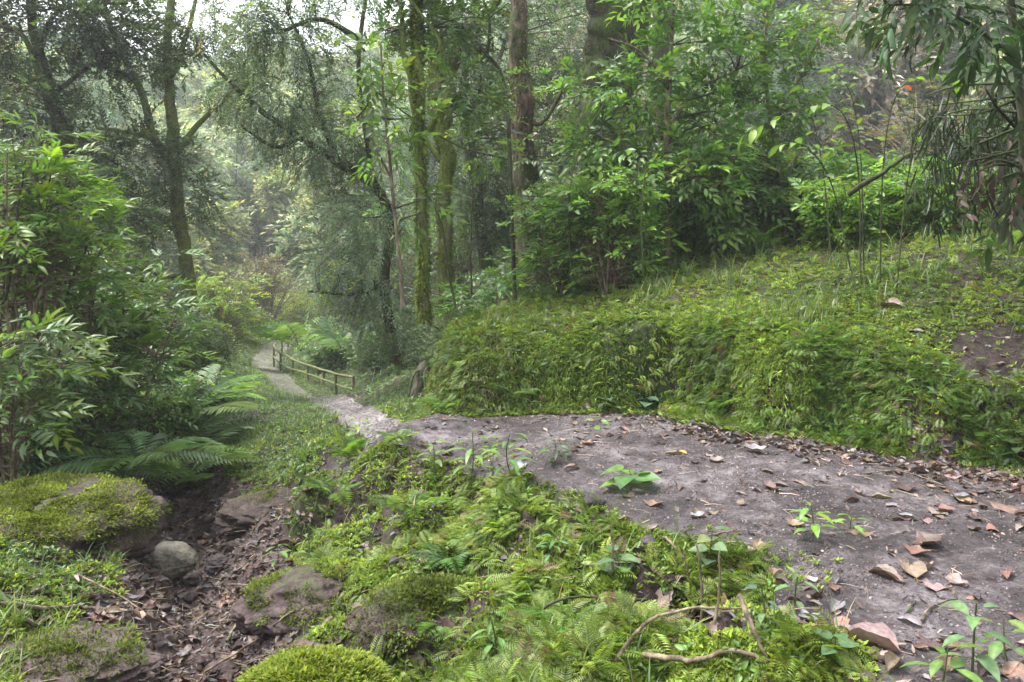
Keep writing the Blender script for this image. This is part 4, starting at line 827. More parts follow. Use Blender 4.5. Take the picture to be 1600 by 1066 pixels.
sl = [('wide leaved pale green plant growing on the trail in the middle', 985, 765, .10, 7, LH, .15, (.085, .17, .06)), ('bright leafy seedling in the crack of the trail', 1270, 840, .12, 9, LB, .085, (.10, .19, .04)),
      ('smaller seedling right of the seedling in the trail crack', 1330, 830, .06, 7, LB, .08, (.11, .20, .04)), ('pale seedling with broad leaves at the near edge of the trail', 1110, 905, .17, 8, LH, .07, (.10, .17, .09)),
      ('seedling with two pairs of pale leaves at the bottom right', 1518, 1062, .19, 9, LB, .085, (.10, .18, .08)), ('young leafy plant at the right edge of the bottom', 1575, 1040, .11, 7, LB, .08, (.10, .18, .05)),
      ('low seedling at the very bottom right of the trail', 1470, 1075, .10, 7, LB, .09, (.09, .18, .04)), ('tall leafy weed with pointed leaves at the crest of the slope', 735, 760, .30, 14, LN, .15, (.10, .18, .05)),
      ('leafy weed with long leaves left of the trail stones', 800, 750, .24, 12, LN, .14, (.08, .16, .045)), ('big leaved weed at the foot of the slope crest', 680, 745, .20, 9, LB, .10, (.11, .20, .05)),
      ('dark narrow leaved plant leaning over the trail edge', 868, 720, .10, 16, LN, .10, (.035, .07, .03)), ('seedling with heart leaves above the dark hollow', 965, 905, .09, 6, LH, .085, (.085, .15, .07)),
      ('pale seedling at the edge of the dark hollow', 1195, 985, .12, 8, LB, .06, (.08, .14, .09)), ('slender seedling beside the trail edge near the hollow', 1240, 950, .11, 6, LB, .065, (.10, .18, .07)),
      ('green seedling standing at the bottom centre', 775, 1040, .16, 12, LN, .09, (.08, .17, .045)), ('leafy seedling above the bottom centre seedling', 790, 985, .10, 10, LB, .05, (.08, .16, .05)),
      ('seedling with broad leaves at the gully edge', 435, 880, .13, 8, LB, .08, (.08, .15, .045)), ('thin seedling right of the pale stone', 480, 880, .16, 8, LB, .06, (.08, .16, .05)),
      ('heart leaved plant at the foot of the bank left of centre', 950, 640, .09, 7, LH, .10, (.06, .11, .06)), ('grey green broad leaf plant at the foot of the bank', 1010, 640, .10, 6, LH, .12, (.06, .11, .07)),
      ('seedling with bright leaf on the trail near the bank', 935, 665, .05, 5, LB, .09, (.09, .18, .04)), ('leafy shoot on the lower bank at right', 1440, 650, .20, 10, LB, .11, (.07, .14, .045)),
      ('pale shoot on the bank face near the bare patch', 1460, 600, .14, 8, LB, .07, (.10, .17, .05)), ('leafy plant at the right foot of the bank', 1590, 730, .12, 9, LH, .08, (.05, .09, .035)),
      ('broad leaf plant with pale top on the bank edge', 1200, 520, .10, 7, LB, .09, (.06, .11, .06)), ('large pale leaf plant under the corner tree', 1512, 345, .10, 4, LH, .22, (.09, .15, .08)),
      ('bright plant beside the mossy tree with yellow leaves', 715, 330, .2, 4, LB, .08, (.2, .26, .05)), ('bright leafy plant in the middle of the centre slope', 745, 850, .12, 10, LB, .06, (.09, .18, .045)),
      ('small leafy plant on the mossy ledge', 570, 880, .10, 8, LB, .06, (.10, .18, .045)), ('pointed leaf plant near the lower hollow', 865, 880, .11, 12, LN, .07, (.07, .16, .06)),
      ('low plant at the bottom right of the hollow', 1290, 1050, .10, 8, LH, .06, (.07, .14, .06)), ('long leaved plant at the left edge of the centre slope', 560, 690, .16, 9, LB, .10, (.12, .2, .06))]
for k, (lab, u, v, h, n, lf, L, col) in enumerate(sl):
    if 'yellow leaves' in lab: continue
    seedling(lab, u, v, h, n, lf, L, col, k)
# spider-like grass tuft
def tuft(label, u, v, n, L, col, seed, name='grass_tuft', flop=.9):
    r = np.random.default_rng(seed); b = G1(u, v); t = empty(name, b, label, 'grass tuft'); g = Geo(); az = r.random(n) * 6.28
    M = frames(np.c_[np.cos(az), np.sin(az), np.zeros(n)], (0, 0, 1)); g.inst(BL[2], np.repeat(b[None], n, 0) + r.normal(0, .006, (n, 3)), M, L * r.uniform(.6, 1.1, n), jit(col, n, .2, .1, r)); g.build('blades', M_LEAF, t)
tuft('pale star shaped grass tuft on the slope above the moss boulder', 628, 925, 26, .11, (.14, .21, .08), 1)
tuft('tall bright grass blades beside the hanging stalks', 1445, 350, 10, .42, (.12, .22, .04), 2)
tuft('grass clump on top of the bank near the right edge', 1390, 430, 24, .2, (.10, .19, .05), 3)
tuft('grass clump on the crest of the bank in the middle', 1075, 430, 26, .26, (.11, .19, .07), 4)
tuft('grass clump at the left of the bank crest', 1010, 435, 26, .26, (.11, .19, .08), 5)
tuft('grass clump overhanging at the left end of the bank', 690, 485, 34, .3, (.17, .2, .09), 6)

# ------------------------------------------------------------------ rocks
def n3(d, s, sd, o):
    q = d * s; return (fbm(q[:, 0] + q[:, 2] * .4 + sd, q[:, 1], sd, o) + fbm(q[:, 1] + 7, q[:, 2] + sd, sd + 1, o) + fbm(q[:, 2] + 3, q[:, 0] - sd, sd + 2, o)) * .6
def rock(name, label, u, v, dims, mat, seed, cat='rock', moss=0.2, tilt=0, sub=5, rough=.12, sink=.3, mossfuzz=0, mosscol=(.115, .145, .025), rz=0, base=None, flat=0, mossmin=.45):
    r = np.random.default_rng(seed + 70); b = G1(u, v) if base is None else A(base, float); t = empty(name, b, label, cat)
    n1, n2 = 22 + sub * 20, 14 + sub * 13; th = np.linspace(0, 2 * math.pi, n1, endpoint=False); ph = np.linspace(0.02, math.pi - .02, n2); T, Pp = np.meshgrid(th, ph); d = np.stack([np.cos(T) * np.sin(Pp), np.sin(T) * np.sin(Pp), np.cos(Pp)], -1).reshape(-1, 3)
    rad = 1 + rough * 1.5 * n3(d, 1.2, seed, 5) + (rough * .4 + .02) * n3(d, 5, seed + 3, 5)
    v_ = np.sign(d) * np.abs(d) ** (1 - .25 * flat) * rad[:, None] * A(dims); c, s_ = math.cos(rz), math.sin(rz); v_ = v_ @ A([[c, s_, 0], [-s_, c, 0], [0, 0, 1]])
    v_[:, 2] += v_[:, 0] * tilt; v_[:, 2] += dims[2] * (1 - 2 * sink); v_ += b
    i = np.arange(n2 - 1)[:, None] * n1; j = np.arange(n1)[None]; j2 = (j + 1) % n1; f = np.stack([i + j, i + n1 + j, i + n1 + j2, i + j2], -1).reshape(-1, 4)
    g = Geo(); m = np.clip(moss + .6 * (d[:, 2] - .2) * moss * 2, 0, 1); g.add(v_, [f, np.array([list(range(n1 - 1, -1, -1))])[:, ::-1]], np.c_[m, m * 0, m * 0]); g.build('stone', mat, t, smooth=True)
    if mossfuzz:
        k = r.integers(0, len(v_), mossfuzz); q = v_[k] + r.normal(0, 1, (mossfuzz, 3)) * A(dims) * .03; nn = d[k] / A(dims); nn = nrm(nn)
        ok = (.5 + .55 * fbm(q[:, 0] * 5, q[:, 1] * 5 + q[:, 2] * 6, seed, 4) + .38 * (nn[:, 2] - .5) > mossmin) & (nn[:, 2] > -.2); q = q[ok]; nn = nn[ok]; m = len(q); g = Geo()
        q = b + (q - b); g.inst(LS, q, frames(nrm(nn * .8 + A([0, 0, -.25]) + r.normal(0, .45, (m, 3)))), r.uniform(.008, .024, m) * (.6 + .8 * vnoise(q[:, 0] * 14, q[:, 1] * 14 + q[:, 2] * 9, 5)), jit(mosscol, m, .25, .1, r) * (.55 + .9 * vnoise(q[:, 0] * 6, q[:, 1] * 6 + q[:, 2] * 5, 8))[:, None]); g.build('moss', M_MOSS, t)['kind'] = 'stuff'
    return t
rock('round_boulder', 'smooth round grey green boulder in the gully', 262, 905, (.155, .13, .10), M_STONE, 1, moss=.2, rough=.13, sink=-.01)
rock('pale_stone', 'pale angular stone right of the round boulder', 338, 893, (.085, .07, .06), M_TRAIL, 2, cat='stone', moss=0, rough=.3, sink=.2, flat=1)
rock('mossy_boulder', 'rounded boulder capped with bright moss at the bottom edge', 488, 1132, (.24, .2, .15), M_ROCK, 3, cat='boulder', moss=.3, rough=.09, sink=.36, mossfuzz=50000, mossmin=.26)
rock('mossy_mound', 'large flat rock under a thick moss carpet left of the gully', 45, 842, (.50, .46, .20), M_GULLY, 14, cat='rock', moss=.4, rough=.26, sink=.46, mossfuzz=90000, rz=-.3, flat=1, mossmin=.40)
rock('mossy_rock', 'small brown rock with a mossy top at the head of the gully', 270, 765, (.22, .2, .17), M_GULLY, 5, cat='rock', moss=.55, rough=.15, sink=.3, mossfuzz=9000, mosscol=(.10, .13, .025), mossmin=.42)
rock('ledge_rock', 'dark bare ledge with hanging moss right of the gully bottom', 470, 945, (.27, .22, .11), M_GULLY, 6, cat='rock', moss=.4, rough=.3, sink=.45, mossfuzz=22000, mosscol=(.08, .105, .022), rz=.4, mossmin=.55)
rock('ledge_rock', 'mossy rock shoulder hanging over the lower centre slope', 680, 975, (.28, .2, .12), M_GULLY, 7, cat='rock', moss=.5, rough=.3, sink=.45, mossfuzz=26000, mosscol=(.09, .12, .025), rz=.2, mossmin=.48)
rock('ledge_rock', 'bare purplish ledge on the slope above the gully', 425, 800, (.36, .3, .11), M_GULLY, 8, cat='rock', moss=.3, rough=.34, sink=.45, mossfuzz=3500, mosscol=(.10, .13, .03), rz=.7, mossmin=.6)
rock('flat_rock', 'flat dark rock in the lower left corner', 90, 1045, (.36, .24, .06), M_GULLY, 9, cat='rock', moss=.25, rough=.34, sink=.45, mossfuzz=9000, mosscol=(.07, .09, .022), mossmin=.52)
st = [(365, 855, .04), (305, 905, .035), (290, 790, .05), (270, 820, .04), (330, 815, .045), (260, 800, .045), (310, 775, .04), (255, 955, .03), (300, 935, .035), (385, 925, .03), (345, 1050, .05), (360, 1062, .04), (300, 1040, .045), (240, 1040, .04), (210, 905, .035), (1480, 935, .02), (700, 700, .03), (1150, 650, .04), (1015, 850, .03), (930, 790, .04)]
for k, (u, v, s_) in enumerate(st):
    lab, grp = ('small brown stone lying in the gully', 'small stones in the gully') if u < 500 else ('small grey stone lying on the bare trail', 'small stones on the trail')
    o = rock('small_stone', lab, u, v, (s_ * 1.3, s_, s_ * .7), M_GULLY if u < 500 else M_TRAIL, 20 + k, cat='stone', moss=0, rough=.25, sub=0, rz=k); o['group'] = grp

# ------------------------------------------------------------------ dead leaves: every large one a thing
def dead_tpls():
    out = []; r = np.random.default_rng(3)
    for k in range(14):
        L = 9; w = r.uniform(.32, .6) if k % 3 else r.uniform(.6, .85); curl = r.uniform(-.3, 1.7); bend = r.uniform(-.4, .5) if k % 3 else 1.0; tw = r.normal(0, .7); v = []
        lob = k % 3 == 0
        for i in range(L):
            s = i / (L - 1); hw = w / 2 * (math.sin(math.pi * min(1, s * 1.0) ** .8) ** .8 + .02) * (1 + (.35 * math.sin(s * 14) if lob else .06 * math.sin(s * 23 + k)))
            for j in range(5):
                y = (j - 2) / 2; yy = y * hw; z = curl * hw * y * y + bend * (s - .5) ** 2 * .8 + .03 * math.sin(s * 11 + j * 2 + k) + tw * yy * (s - .5) * .8
                v.append((s - .5, yy * (1 - .12 * curl * abs(y)), z))
        v = A(v); v[:, 2] -= np.percentile(v[:, 2], 12)
        q = [(i * 5 + j, (i + 1) * 5 + j, (i + 1) * 5 + j + 1, i * 5 + j + 1) for i in range(L - 1) for j in range(4)]
        t = np.ones((len(v), 3)); t[2::5] = (1.35, 1.3, 1.25); t *= r.uniform(.85, 1.12, (len(v), 1))
        g = Geo(); g.add(v, [np.array(q)], t); p0 = v[2]; tube(g, A([p0 + A([-.22, .02, .02]), p0 + A([-.1, 0, 0]), p0, v[22], v[-3]]), [.008, .008, .009, .007, .003], 3, (1.4, 1.2, 1.0), cap=False)
        out.append(tpl_from(g))
    return out
DT = dead_tpls()
LC = [((.135, .078, .060), 'reddish brown'), ((.185, .140, .128), 'pale pinkish brown'), ((.075, .050, .045), 'dark brown'), ((.15, .142, .155), 'grey'), ((.175, .130, .088), 'tan'), ((.32, .21, .05), 'yellow')]
def dleaf(u, v, L, k, T, label, group, seed, lift=.004, rz=None, pos=None):
    r = np.random.default_rng(seed + 999); p = G1(u, v) if pos is None else pos; n = gnormal(A([p[0]]), A([p[1]]), .04)[0]; n = nrm(n + r.normal(0, .09, 3))
    a = r.random() * 6.28 if rz is None else rz; d = A([[math.cos(a), math.sin(a), 0]]); g = Geo(); c = A(LC[k][0]) * r.uniform(.8, 1.2) * r.uniform(.93, 1.07, 3)
    g.inst(DT[T], A([[0, 0, 0.]]), frames(d, n), A([L]), c[None]); o = g.build('dead_leaf', M_DEAD); o.location = tuple(p + n * lift); tag(o, label, 'leaf', group); return o
nl = [('large pale curled dead leaf on the trail beside the crack', 1205, 765, .15, 1), ('long folded brown dead leaf on the rock slab', 1425, 895, .18, 4), ('curled brown dead leaf left of the long folded leaf', 1385, 905, .14, 0),
      ('upright reddish dead leaf above the long folded leaf', 1432, 865, .11, 0), ('small orange brown leaf at the right edge of the slab', 1575, 903, .09, 0), ('long purplish dead leaf at the bottom of the trail', 1360, 1010, .17, 1),
      ('small red brown leaf left of the long purplish leaf', 1310, 985, .10, 0), ('green and brown leaf standing at the hollow edge', 1262, 1010, .20, 4), ('pale yellow flat leaf beside the trail crack', 1185, 858, .14, 4),
      ('bluish grey leaf by the bank foot', 1180, 705, .15, 3), ('rusty brown leaf in the dark hollow', 1120, 945, .18, 0), ('shiny red brown leaf on the slope above the bottom', 965, 940, .15, 0),
      ('purplish flat leaf at the near trail edge', 1160, 895, .14, 1), ('large tan leaf on the bank top', 1395, 480, .22, 1), ('pale leaf on the bank face below the crest', 1160, 512, .16, 1), ('grey brown leaf curled at the bank foot beside the heart leaves', 925, 632, .15, 1),
      ('yellow leaf at the far end of the gully', 280, 825, .09, 5), ('orange leaf on the moss carpet', 45, 805, .11, 5), ('yellow brown leaf on the ledge above the gully', 452, 850, .10, 5), ('long grey dead leaf hanging at the bottom centre', 845, 1010, .2, 3),
      ('long brown dead leaf in the lower slope', 715, 1005, .22, 2), ('large pale leaf at the bottom left corner', 75, 1020, .19, 1), ('bluish dead leaf at the bottom left', 145, 1040, .12, 3), ('brown curled leaf at the foot of the gully', 360, 1035, .13, 0),
      ('large brown leaf at the foot of the bank at right', 1505, 785, .15, 4), ('golden brown leaf near the right edge of the trail', 1580, 800, .17, 0), ('dark curled leaf on the rock slab', 1450, 850, .14, 2), ('pale leaf on the trail behind the wide leaved plant', 895, 735, .11, 1)]
for k, (lab, u, v, L, c) in enumerate(nl): dleaf(u, v, L * .85, c, k % 14, lab, None, k, lift=.008)
zones = [((600, 1600, 655, 1066), 170, 1, 'trail'), ((190, 420, 740, 1066), 62, 2, 'gully'), ((420, 1100, 760, 1066), 26, 0, 'slope'), ((0, 230, 860, 1066), 22, 0, 'corner'), ((900, 1600, 400, 640), 14, 0, 'bank')]
rd = np.random.default_rng(21); zt = {'trail': 'lying on the bare trail', 'gully': 'lying in the bottom of the gully', 'slope': 'caught on the green centre slope', 'corner': 'lying in the lower left corner', 'bank': 'lying on top of the bank'}
for (u0, u1, v0, v1), n, rg, zn in zones:
    m = 0; U = rd.uniform(u0, u1, 900); V = rd.uniform(v0, v1, 900); HH = hit(U, V)
    tsd = trail_sd(HH[:, 0], HH[:, 1]); gsd = gully_d(HH[:, 0], HH[:, 1]); bds = sdist(HH[:, 0], HH[:, 1], BANK)[0]
    for i in range(900):
        if m >= n: break
        if zn == 'trail':
            if tsd[i] > .02 or bds[i] > 0: continue
            edge = math.exp(-abs(bds[i]) / .4) * 1.2 + math.exp(-abs(tsd[i]) / .12) * .3 + .08
            if U[i] > 1150: edge *= 1.3
            if rd.random() > edge: continue
        if zn == 'gully' and gsd[i] > .38: continue
        if zn == 'slope' and tsd[i] < 0: continue
        k = int(rd.choice([0, 1, 2, 3, 4, 5], p=[.26, .27, .29, .10, .07, .01])); m += 1
        dleaf(0, 0, rd.uniform(.04, .10) * (1 if zn != 'gully' else .85), k, int(rd.integers(0, 14)), LC[k][1] + ' dead leaf ' + zt[zn], LC[k][1] + ' dead leaves ' + zt[zn], 100 + i, pos=HH[i], lift=.004)

# ------------------------------------------------------------------ sticks
def gstick(label, uv, rad, lifts=None, mat=M_STICK, seed=0, br=(), name='fallen_stick'):
    pts = [G1(*q) for q in uv]; L = lifts or [.015] * len(pts); pts = [p + A([0, 0, l + rad]) for p, l in zip(pts, L)]
    bs = []
    for b in br: bp = [G1(*q[:2]) + A([0, 0, q[2]]) for q in b]; bs.append(bp)
    stick(name, label, pts, rad, mat, raw=True, seed=seed, branches=bs)
gstick('long brown stick lying across the lower left corner', [(-20, 972), (60, 973), (130, 968), (200, 968)], .011, [.05, .05, .04, .03])
gstick('dark stick slanting down in the lower left corner', [(-10, 950), (35, 985), (85, 1010)], .010, [.08, .04, .01], M_BARKD, 1)
gstick('dark thin stick above the long brown stick', [(0, 955), (50, 965), (100, 970)], .007, [.06, .05, .03], M_BARKD, 2)
gstick('thin dry twig arching over the gully bottom', [(120, 910), (180, 950), (240, 985), (290, 1000)], .005, [.03, .06, .05, .02], seed=3)
gstick('long thin twig running down beside the moss boulder', [(320, 1060), (400, 1020), (450, 985), (510, 940)], .005, [.02, .05, .06, .04], seed=4)
gstick('pale broken stick in the gully litter', [(355, 1010), (368, 985), (376, 975)], .008, seed=5)
gstick('thin twig lying in the upper gully litter', [(150, 985), (220, 1000), (290, 990)], .004, [.02, .03, .02], seed=6)
gstick('pale curved stem arching over the dark hollow', [(960, 1066), (1010, 1030), (1080, 1005), (1160, 990)], .006, [.05, .10, .09, .06], seed=7)
gstick('thick pale stick lying at the bottom beneath the hollow', [(1005, 1050), (1080, 1060), (1150, 1052), (1200, 1060)], .009, [.04, .04, .05, .03], seed=8)
gstick('bent pale stick descending from the hollow edge', [(1155, 990), (1175, 1025), (1200, 1055)], .008, [.10, .07, .03], seed=9)
gstick('dark twig crossing the green slope near the bottom centre', [(800, 1010), (860, 970), (930, 958), (1010, 953)], .006, [.02, .05, .05, .03], M_BARKD, 10)
gstick('curved pale twig on the rock slab', [(1440, 975), (1452, 955), (1470, 947), (1490, 938)], .004, [.005] * 4, seed=11)
gstick('short dark twig on the rock slab', [(1415, 965), (1425, 950), (1430, 942)], .004, [.004] * 3, M_BARKD, 12)
gstick('thin twig lying on the trail near the bank foot', [(1350, 745), (1400, 740), (1440, 750), (1470, 762)], .004, [.01] * 4, seed=13)
gstick('thin pale twig running down the foot of the bank', [(1110, 640), (1140, 665), (1180, 688)], .005, [.03, .02, .01], seed=14)
gstick('slanting dry stalk at the left of the trail crack', [(1040, 850), (1060, 872), (1075, 885)], .006, [.02, .02, .01], seed=15)
gstick('pale straw lying by the trail crack', [(1080, 850), (1130, 838), (1165, 835)], .004, [.01] * 3, seed=16)
def upright(label, u, v, h, rad, lean, seed, mat=M_STICK):
    b = G1(u, v) - A([0, 0, .03]); stick('standing_twig', label, [b, b + A([lean * h * .5 + .01, 0, h * .5]), b + A([lean * h, -.01, h])], rad, mat, raw=True, seed=seed, cat='twig')
upright('upright brown twig standing in the slope above the hollow', 952, 905, .22, .006, .02, 1)
upright('upright dark twig standing in the dark hollow', 1095, 975, .30, .006, -.05, 2)
upright('second upright twig right of the twig in the hollow', 1112, 985, .25, .005, .08, 3)
upright('thin upright twig on the slope beside the pale seedling', 1078, 940, .2, .004, -.12, 4)
upright('short twig standing on the mossy mound', 185, 800, .14, .005, .1, 5, M_BARKD)
upright('short dark twig at the bottom of the hollow', 1165, 1000, .12, .005, .1, 6)

# ------------------------------------------------------------------ uncountable ground cover
def mixc(cols, pos, n, s=.25, fs=1.2, seed=0):
    f = np.clip(fbm(pos[:, 0] * fs, pos[:, 1] * fs, seed, 3) * .9 + .5, 0, 1)[:, None]; return (A(cols[0]) * (1 - f) + A(cols[1]) * f) * np.exp(rng.normal(0, s, n))[:, None] * np.exp(rng.normal(0, .06, (n, 3)))
def cluster(n, L, leaf, seed, up=.5, spread=1.0):
    r = np.random.default_rng(seed); g = Geo(); az = r.random(n) * 6.28; d = nrm(np.c_[np.cos(az), np.sin(az), r.uniform(up - .4, up + .5, n)]); o = np.c_[r.normal(0, .35 * spread, n), r.normal(0, .35 * spread, n), r.random(n) * .35]
    g.inst(leaf, o, frames(d, (0, 0, 1), .3, r), L * r.uniform(.6, 1.2, n), np.repeat(r.uniform(.7, 1.3, (n, 1)), 3, 1)); return tpl_from(g)
MT = [cluster(9, .9, LS, k, .9, .9) for k in range(3)]                     # moss tuft
GC = [cluster(8, .75, LB if k < 2 else LS, 10 + k, .35, 1.0) for k in range(4)]       # ground cover rosette
def upright_frames(n, nn, tiltn=.3):
    az = rng.random(n) * 6.28; return frames(np.c_[np.cos(az), np.sin(az), np.zeros(n)], nn)
near = np.exp(-np.maximum(0, DIST - 12) / 4)
BKF = ((BD > -.10) & (BD < .60) & (FC[:, 1] < 10)).astype(float)       # bank face
BKT = ((BD >= .4) & (FC[:, 1] < 16)).astype(float)                     # bank top
SL = ((BD < -.05) & (FR == 0)).astype(float)
fx, fy = FC[:, 0], FC[:, 1]
patch = sm(-.15, .25, fbm(fx * 1.6, fy * 1.6, 201, 4)); patch2 = sm(-.1, .2, fbm(fx * 2.6, fy * 2.6, 205, 4))
bare = 1.6 * np.exp(-(((U_ - 1550) / 62) ** 2 + ((V_ - 560) / 48) ** 2)) + np.exp(-(((U_ - 1130) / 60) ** 2 + ((V_ - 975) / 35) ** 2)) + np.exp(-(((U_ - 430) / 60) ** 2 + ((V_ - 790) / 40) ** 2)) + np.exp(-(((U_ - 570) / 40) ** 2 + ((V_ - 985) / 40) ** 2)) + np.exp(-(((U_ - 380) / 50) ** 2 + ((V_ - 960) / 70) ** 2))
notbare = np.clip(1 - 1.3 * bare, 0.03, 1) * np.where((BD < -.05) & (fy < 5.6) & (U_ > 480), .10 + .9 * sm(-.28, .0, fbm(fx * 4.3, fy * 4.3, 261, 3)), 1)
lod = 1 / DIST ** 1.6
cen = ((U_ > 480) & (fx < 1.3) & (fy < 5.6)).astype(float)          # centre slope
lft = (U_ < 480).astype(float)
# moss
patch3 = sm(-.22, .12, fbm(fx * 3.1 + FC[:, 2] * 2.0, fy * 3.1 - FC[:, 2] * 2.5, 231, 4))
w = lod * notbare * (BKF * (.3 + 1.0 * patch3) + BKT * .6 * np.exp(-np.maximum(0, BD - .5)) + SL * (.25 + cen * .9 * (.12 + patch) + lft * .25 * patch) * (fy < 9) + (FR == 1) * .05 * sm(-.3, 0, TM) * patch2)
p, nn, i = scatter(75000, w); col = mixc([(.06, .10, .02), (.20, .26, .045)], p, len(p), seed=1); g = Geo(); k = rng.integers(0, 3, len(p))
for a in range(3):
    m = k == a; g.inst(MT[a], p[m], upright_frames(m.sum(), nn[m]), rng.uniform(.012, .026, m.sum()) * (1 + DIST[i[m]] * .08), col[m])
tag(g.build('moss_carpet', M_MOSS), 'soft yellow green moss covering the bank and slope', 'moss', kind='stuff')
# threads of moss hanging down the bank face
patch3 = sm(-.22, .12, fbm(fx * 3.1 + FC[:, 2] * 2.0, fy * 3.1 - FC[:, 2] * 2.5, 231, 4))
w = notbare * (BKF * (.22 + patch3) + SL * cen * .12 * patch); n = 34000; p, nn, i = scatter(n, w / DIST); d = nrm(nn * A([1, 1, .3]) * .55 + rng.normal(0, .3, (n, 3)) + A([0, 0, -.75])); col = mixc([(.055, .095, .022), (.20, .265, .05)], p, n, .3, 2.2, seed=3)
dry = (rng.random(n) < .75) & (U_[i] < 790) & (U_[i] > 600) & (fy[i] > 4.5); col = np.where(dry[:, None], A([.20, .185, .10]) * rng.uniform(.6, 1.2, (n, 1)), col); g = Geo(); g.inst(T_small(.16, .2, .15), p + nn * .012, frames(d, (0, -.5, 1), .6), rng.uniform(.018, .062, n), col)
tag(g.build('hanging_moss', M_MOSS), 'fine threads of moss hanging down the bank', 'moss', kind='stuff')
# sprays hanging on the bank and lying on the slope
w = lod * notbare * (BKF * (.15 + 1.3 * patch2 * patch) + BKT * .15 + SL * cen * .9 * (.04 + patch2 * (.3 + patch)))
n = 18000; p, nn, i = scatter(n, w); out = nrm(nn * A([1, 1, .2])); az = rng.normal(0, .6, (n, 3)); d = nrm(out * .9 + nn * .3 + az + A([0, 0, -.25]) * (BKF[i] > 0)[:, None]); col = mixc([(.06, .115, .024), (.19, .25, .04)], p, n, seed=5)
dd = rng.random(n) < .05; col = np.where(dd[:, None], A([.14, .09, .05]), col)
SPR = [T_frond(10, 0, .32, a, .42, False, r0, taper=.5) for a in (.3, .6, .9)]; k = rng.integers(0, 3, n); g = Geo()
for a in range(3):
    m = k == a; g.inst(SPR[a], p[m] + nn[m] * .01, frames(d[m], (0, 0, 1), .4), rng.uniform(.035, .10, m.sum()) * (1 + .03 * DIST[i[m]]), col[m])
tag(g.build('creeping_ferns', M_LEAF), 'tiny creeping fern sprays hanging on the bank and slope', 'ground cover', kind='stuff')
# small leaved ground cover
w = lod * notbare * (BKF * .12 * patch + BKT * .12 + SL * (cen * (.12 + .55 * patch) + lft * 1.1 * (.25 + patch2) + (fy > 5.5) * 1.2) * (GM > 0.0)) * (FR == 0) * (PM > .02) * (fy < 34)
w = w * np.where(lft > 0, .4 + .6 * sm(.05, .35, GM), 1)
n = 36000; p, nn, i = scatter(n, w); col = mixc([(.045, .09, .028), (.10, .165, .04)], p, n, seed=9, fs=.8); k = rng.integers(0, 4, n); g = Geo(); D = DIST[i]
for a in range(4):
    m = k == a; g.inst(GC[a], p[m] + nn[m] * .01, upright_frames(m.sum(), nn[m]), rng.uniform(.012, .032, m.sum()) * (1 + np.minimum(D[m], 8) * .15 + np.maximum(D[m] - 8, 0) * .03), col[m])
tag(g.build('ground_cover', M_LEAF), 'low small leaved green plants carpeting the slopes', 'ground cover', kind='stuff')
# grass
w = lod * notbare * (BKT * 1.2 * (.3 + patch) + BKF * .5 * sm(780, 660, U_) + SL * (lft * .9 * (.2 + patch) + cen * .15 + (fy > 6) * .8) * (GM > 0)) * (FR == 0) * (fy < 30) * (PM > 0)
w = w * np.where(BKT > 0, .15 + sm(-.05, .3, fbm(fx * 3.3, fy * 3.3, 271, 3)) * 1.6, 1)
n = 50000; p, nn, i = scatter(n, w); dry = (rng.random(n) < .14 + .5 * ((U_[i] > 650) & (U_[i] < 800) & (V_[i] < 560))); col = mixc([(.045, .09, .025), (.11, .165, .045)], p, n, seed=13); col = np.where(dry[:, None], A([.20, .18, .10]) * rng.uniform(.7, 1.2, (n, 1)), col)
k = rng.integers(0, 4, n); g = Geo(); D = DIST[i]; az = rng.random(n) * 6.28; hang = (BKF[i] > 0)[:, None]; d = np.c_[np.cos(az), np.sin(az), np.zeros(n)]; d = nrm(d * (1 - hang * .6) + nn * hang * .9)
for a in range(4):
    m = k == a; g.inst(BL[a], p[m], frames(d[m], (0, 0, 1)), rng.uniform(.05, .15, m.sum())[:, None] * A([[1, 1, 1]]) * (1 + D[m] * .045)[:, None] * (1 + .35 * BKT[i[m]] * (BD[i[m]] > .9))[:, None], col[m])
tag(g.build('grass', M_LEAF), 'short green and straw coloured grass on the bank top and slopes', 'grass', kind='stuff')
# litter crumbs
w = lod * ((FR == 1) * (.10 + 1.2 * np.exp(-np.abs(BD) / .3)) + (FR == 2) * 1.0 + SL * .22 * (fy < 6) + SL * lft * .7 * (fy < 5) + BKT * .1 + bare * .5)
n = 17000; p, nn, i = scatter(n, w); cc = A([c[0] for c in LC[:4]])[rng.integers(0, 4, n)] * np.exp(rng.normal(-.15, .3, n))[:, None]; k = rng.integers(0, 14, n); g = Geo()
DS = [T_broad(.5, .5, .4), T_broad(.3, .2, -.3), T_broad(.6, -.4, .3), T_broad(.15, .2, .1)]; k = rng.integers(0, 4, n)
for a in range(4):
    m = k == a; g.inst(DS[a], p[m] + nn[m] * .005, frames(nrm(np.c_[rng.normal(0, 1, (m.sum(), 2)), rng.normal(0, .15, m.sum())]), nn[m], .5), rng.uniform(.008, .045, m.sum()) ** 1 * np.where(FR[i[m]] == 2, 1.3, 1), cc[m] * np.where(FR[i[m]] == 2, .5, .8)[:, None])
tag(g.build('leaf_litter', M_DEAD), 'crumbled brown leaf litter strewn over the trail and gully', 'leaf litter', kind='stuff')
n = 14000; p, nn, i2 = scatter(n, (FR == 1) * (.4 + patch2) / DIST ** 1.2); ic = A([[1, 0, 0], [-1, 0, 0], [0, 1, 0], [0, -1, 0], [0, 0, .6], [0, 0, -.6]]); ft = np.array([[0, 2, 4], [2, 1, 4], [1, 3, 4], [3, 0, 4], [2, 0, 5], [1, 2, 5], [3, 1, 5], [0, 3, 5]])
g = Geo(); g.inst(Tpl(ic, [ft]), p, frames(nrm(rng.normal(0, 1, (n, 3))), nn), rng.uniform(.002, .007, (n, 1)) * rng.uniform(.6, 1.5, (n, 3)), A([[.085, .07, .07]]) * np.exp(rng.normal(-.1, .55, (n, 1))))
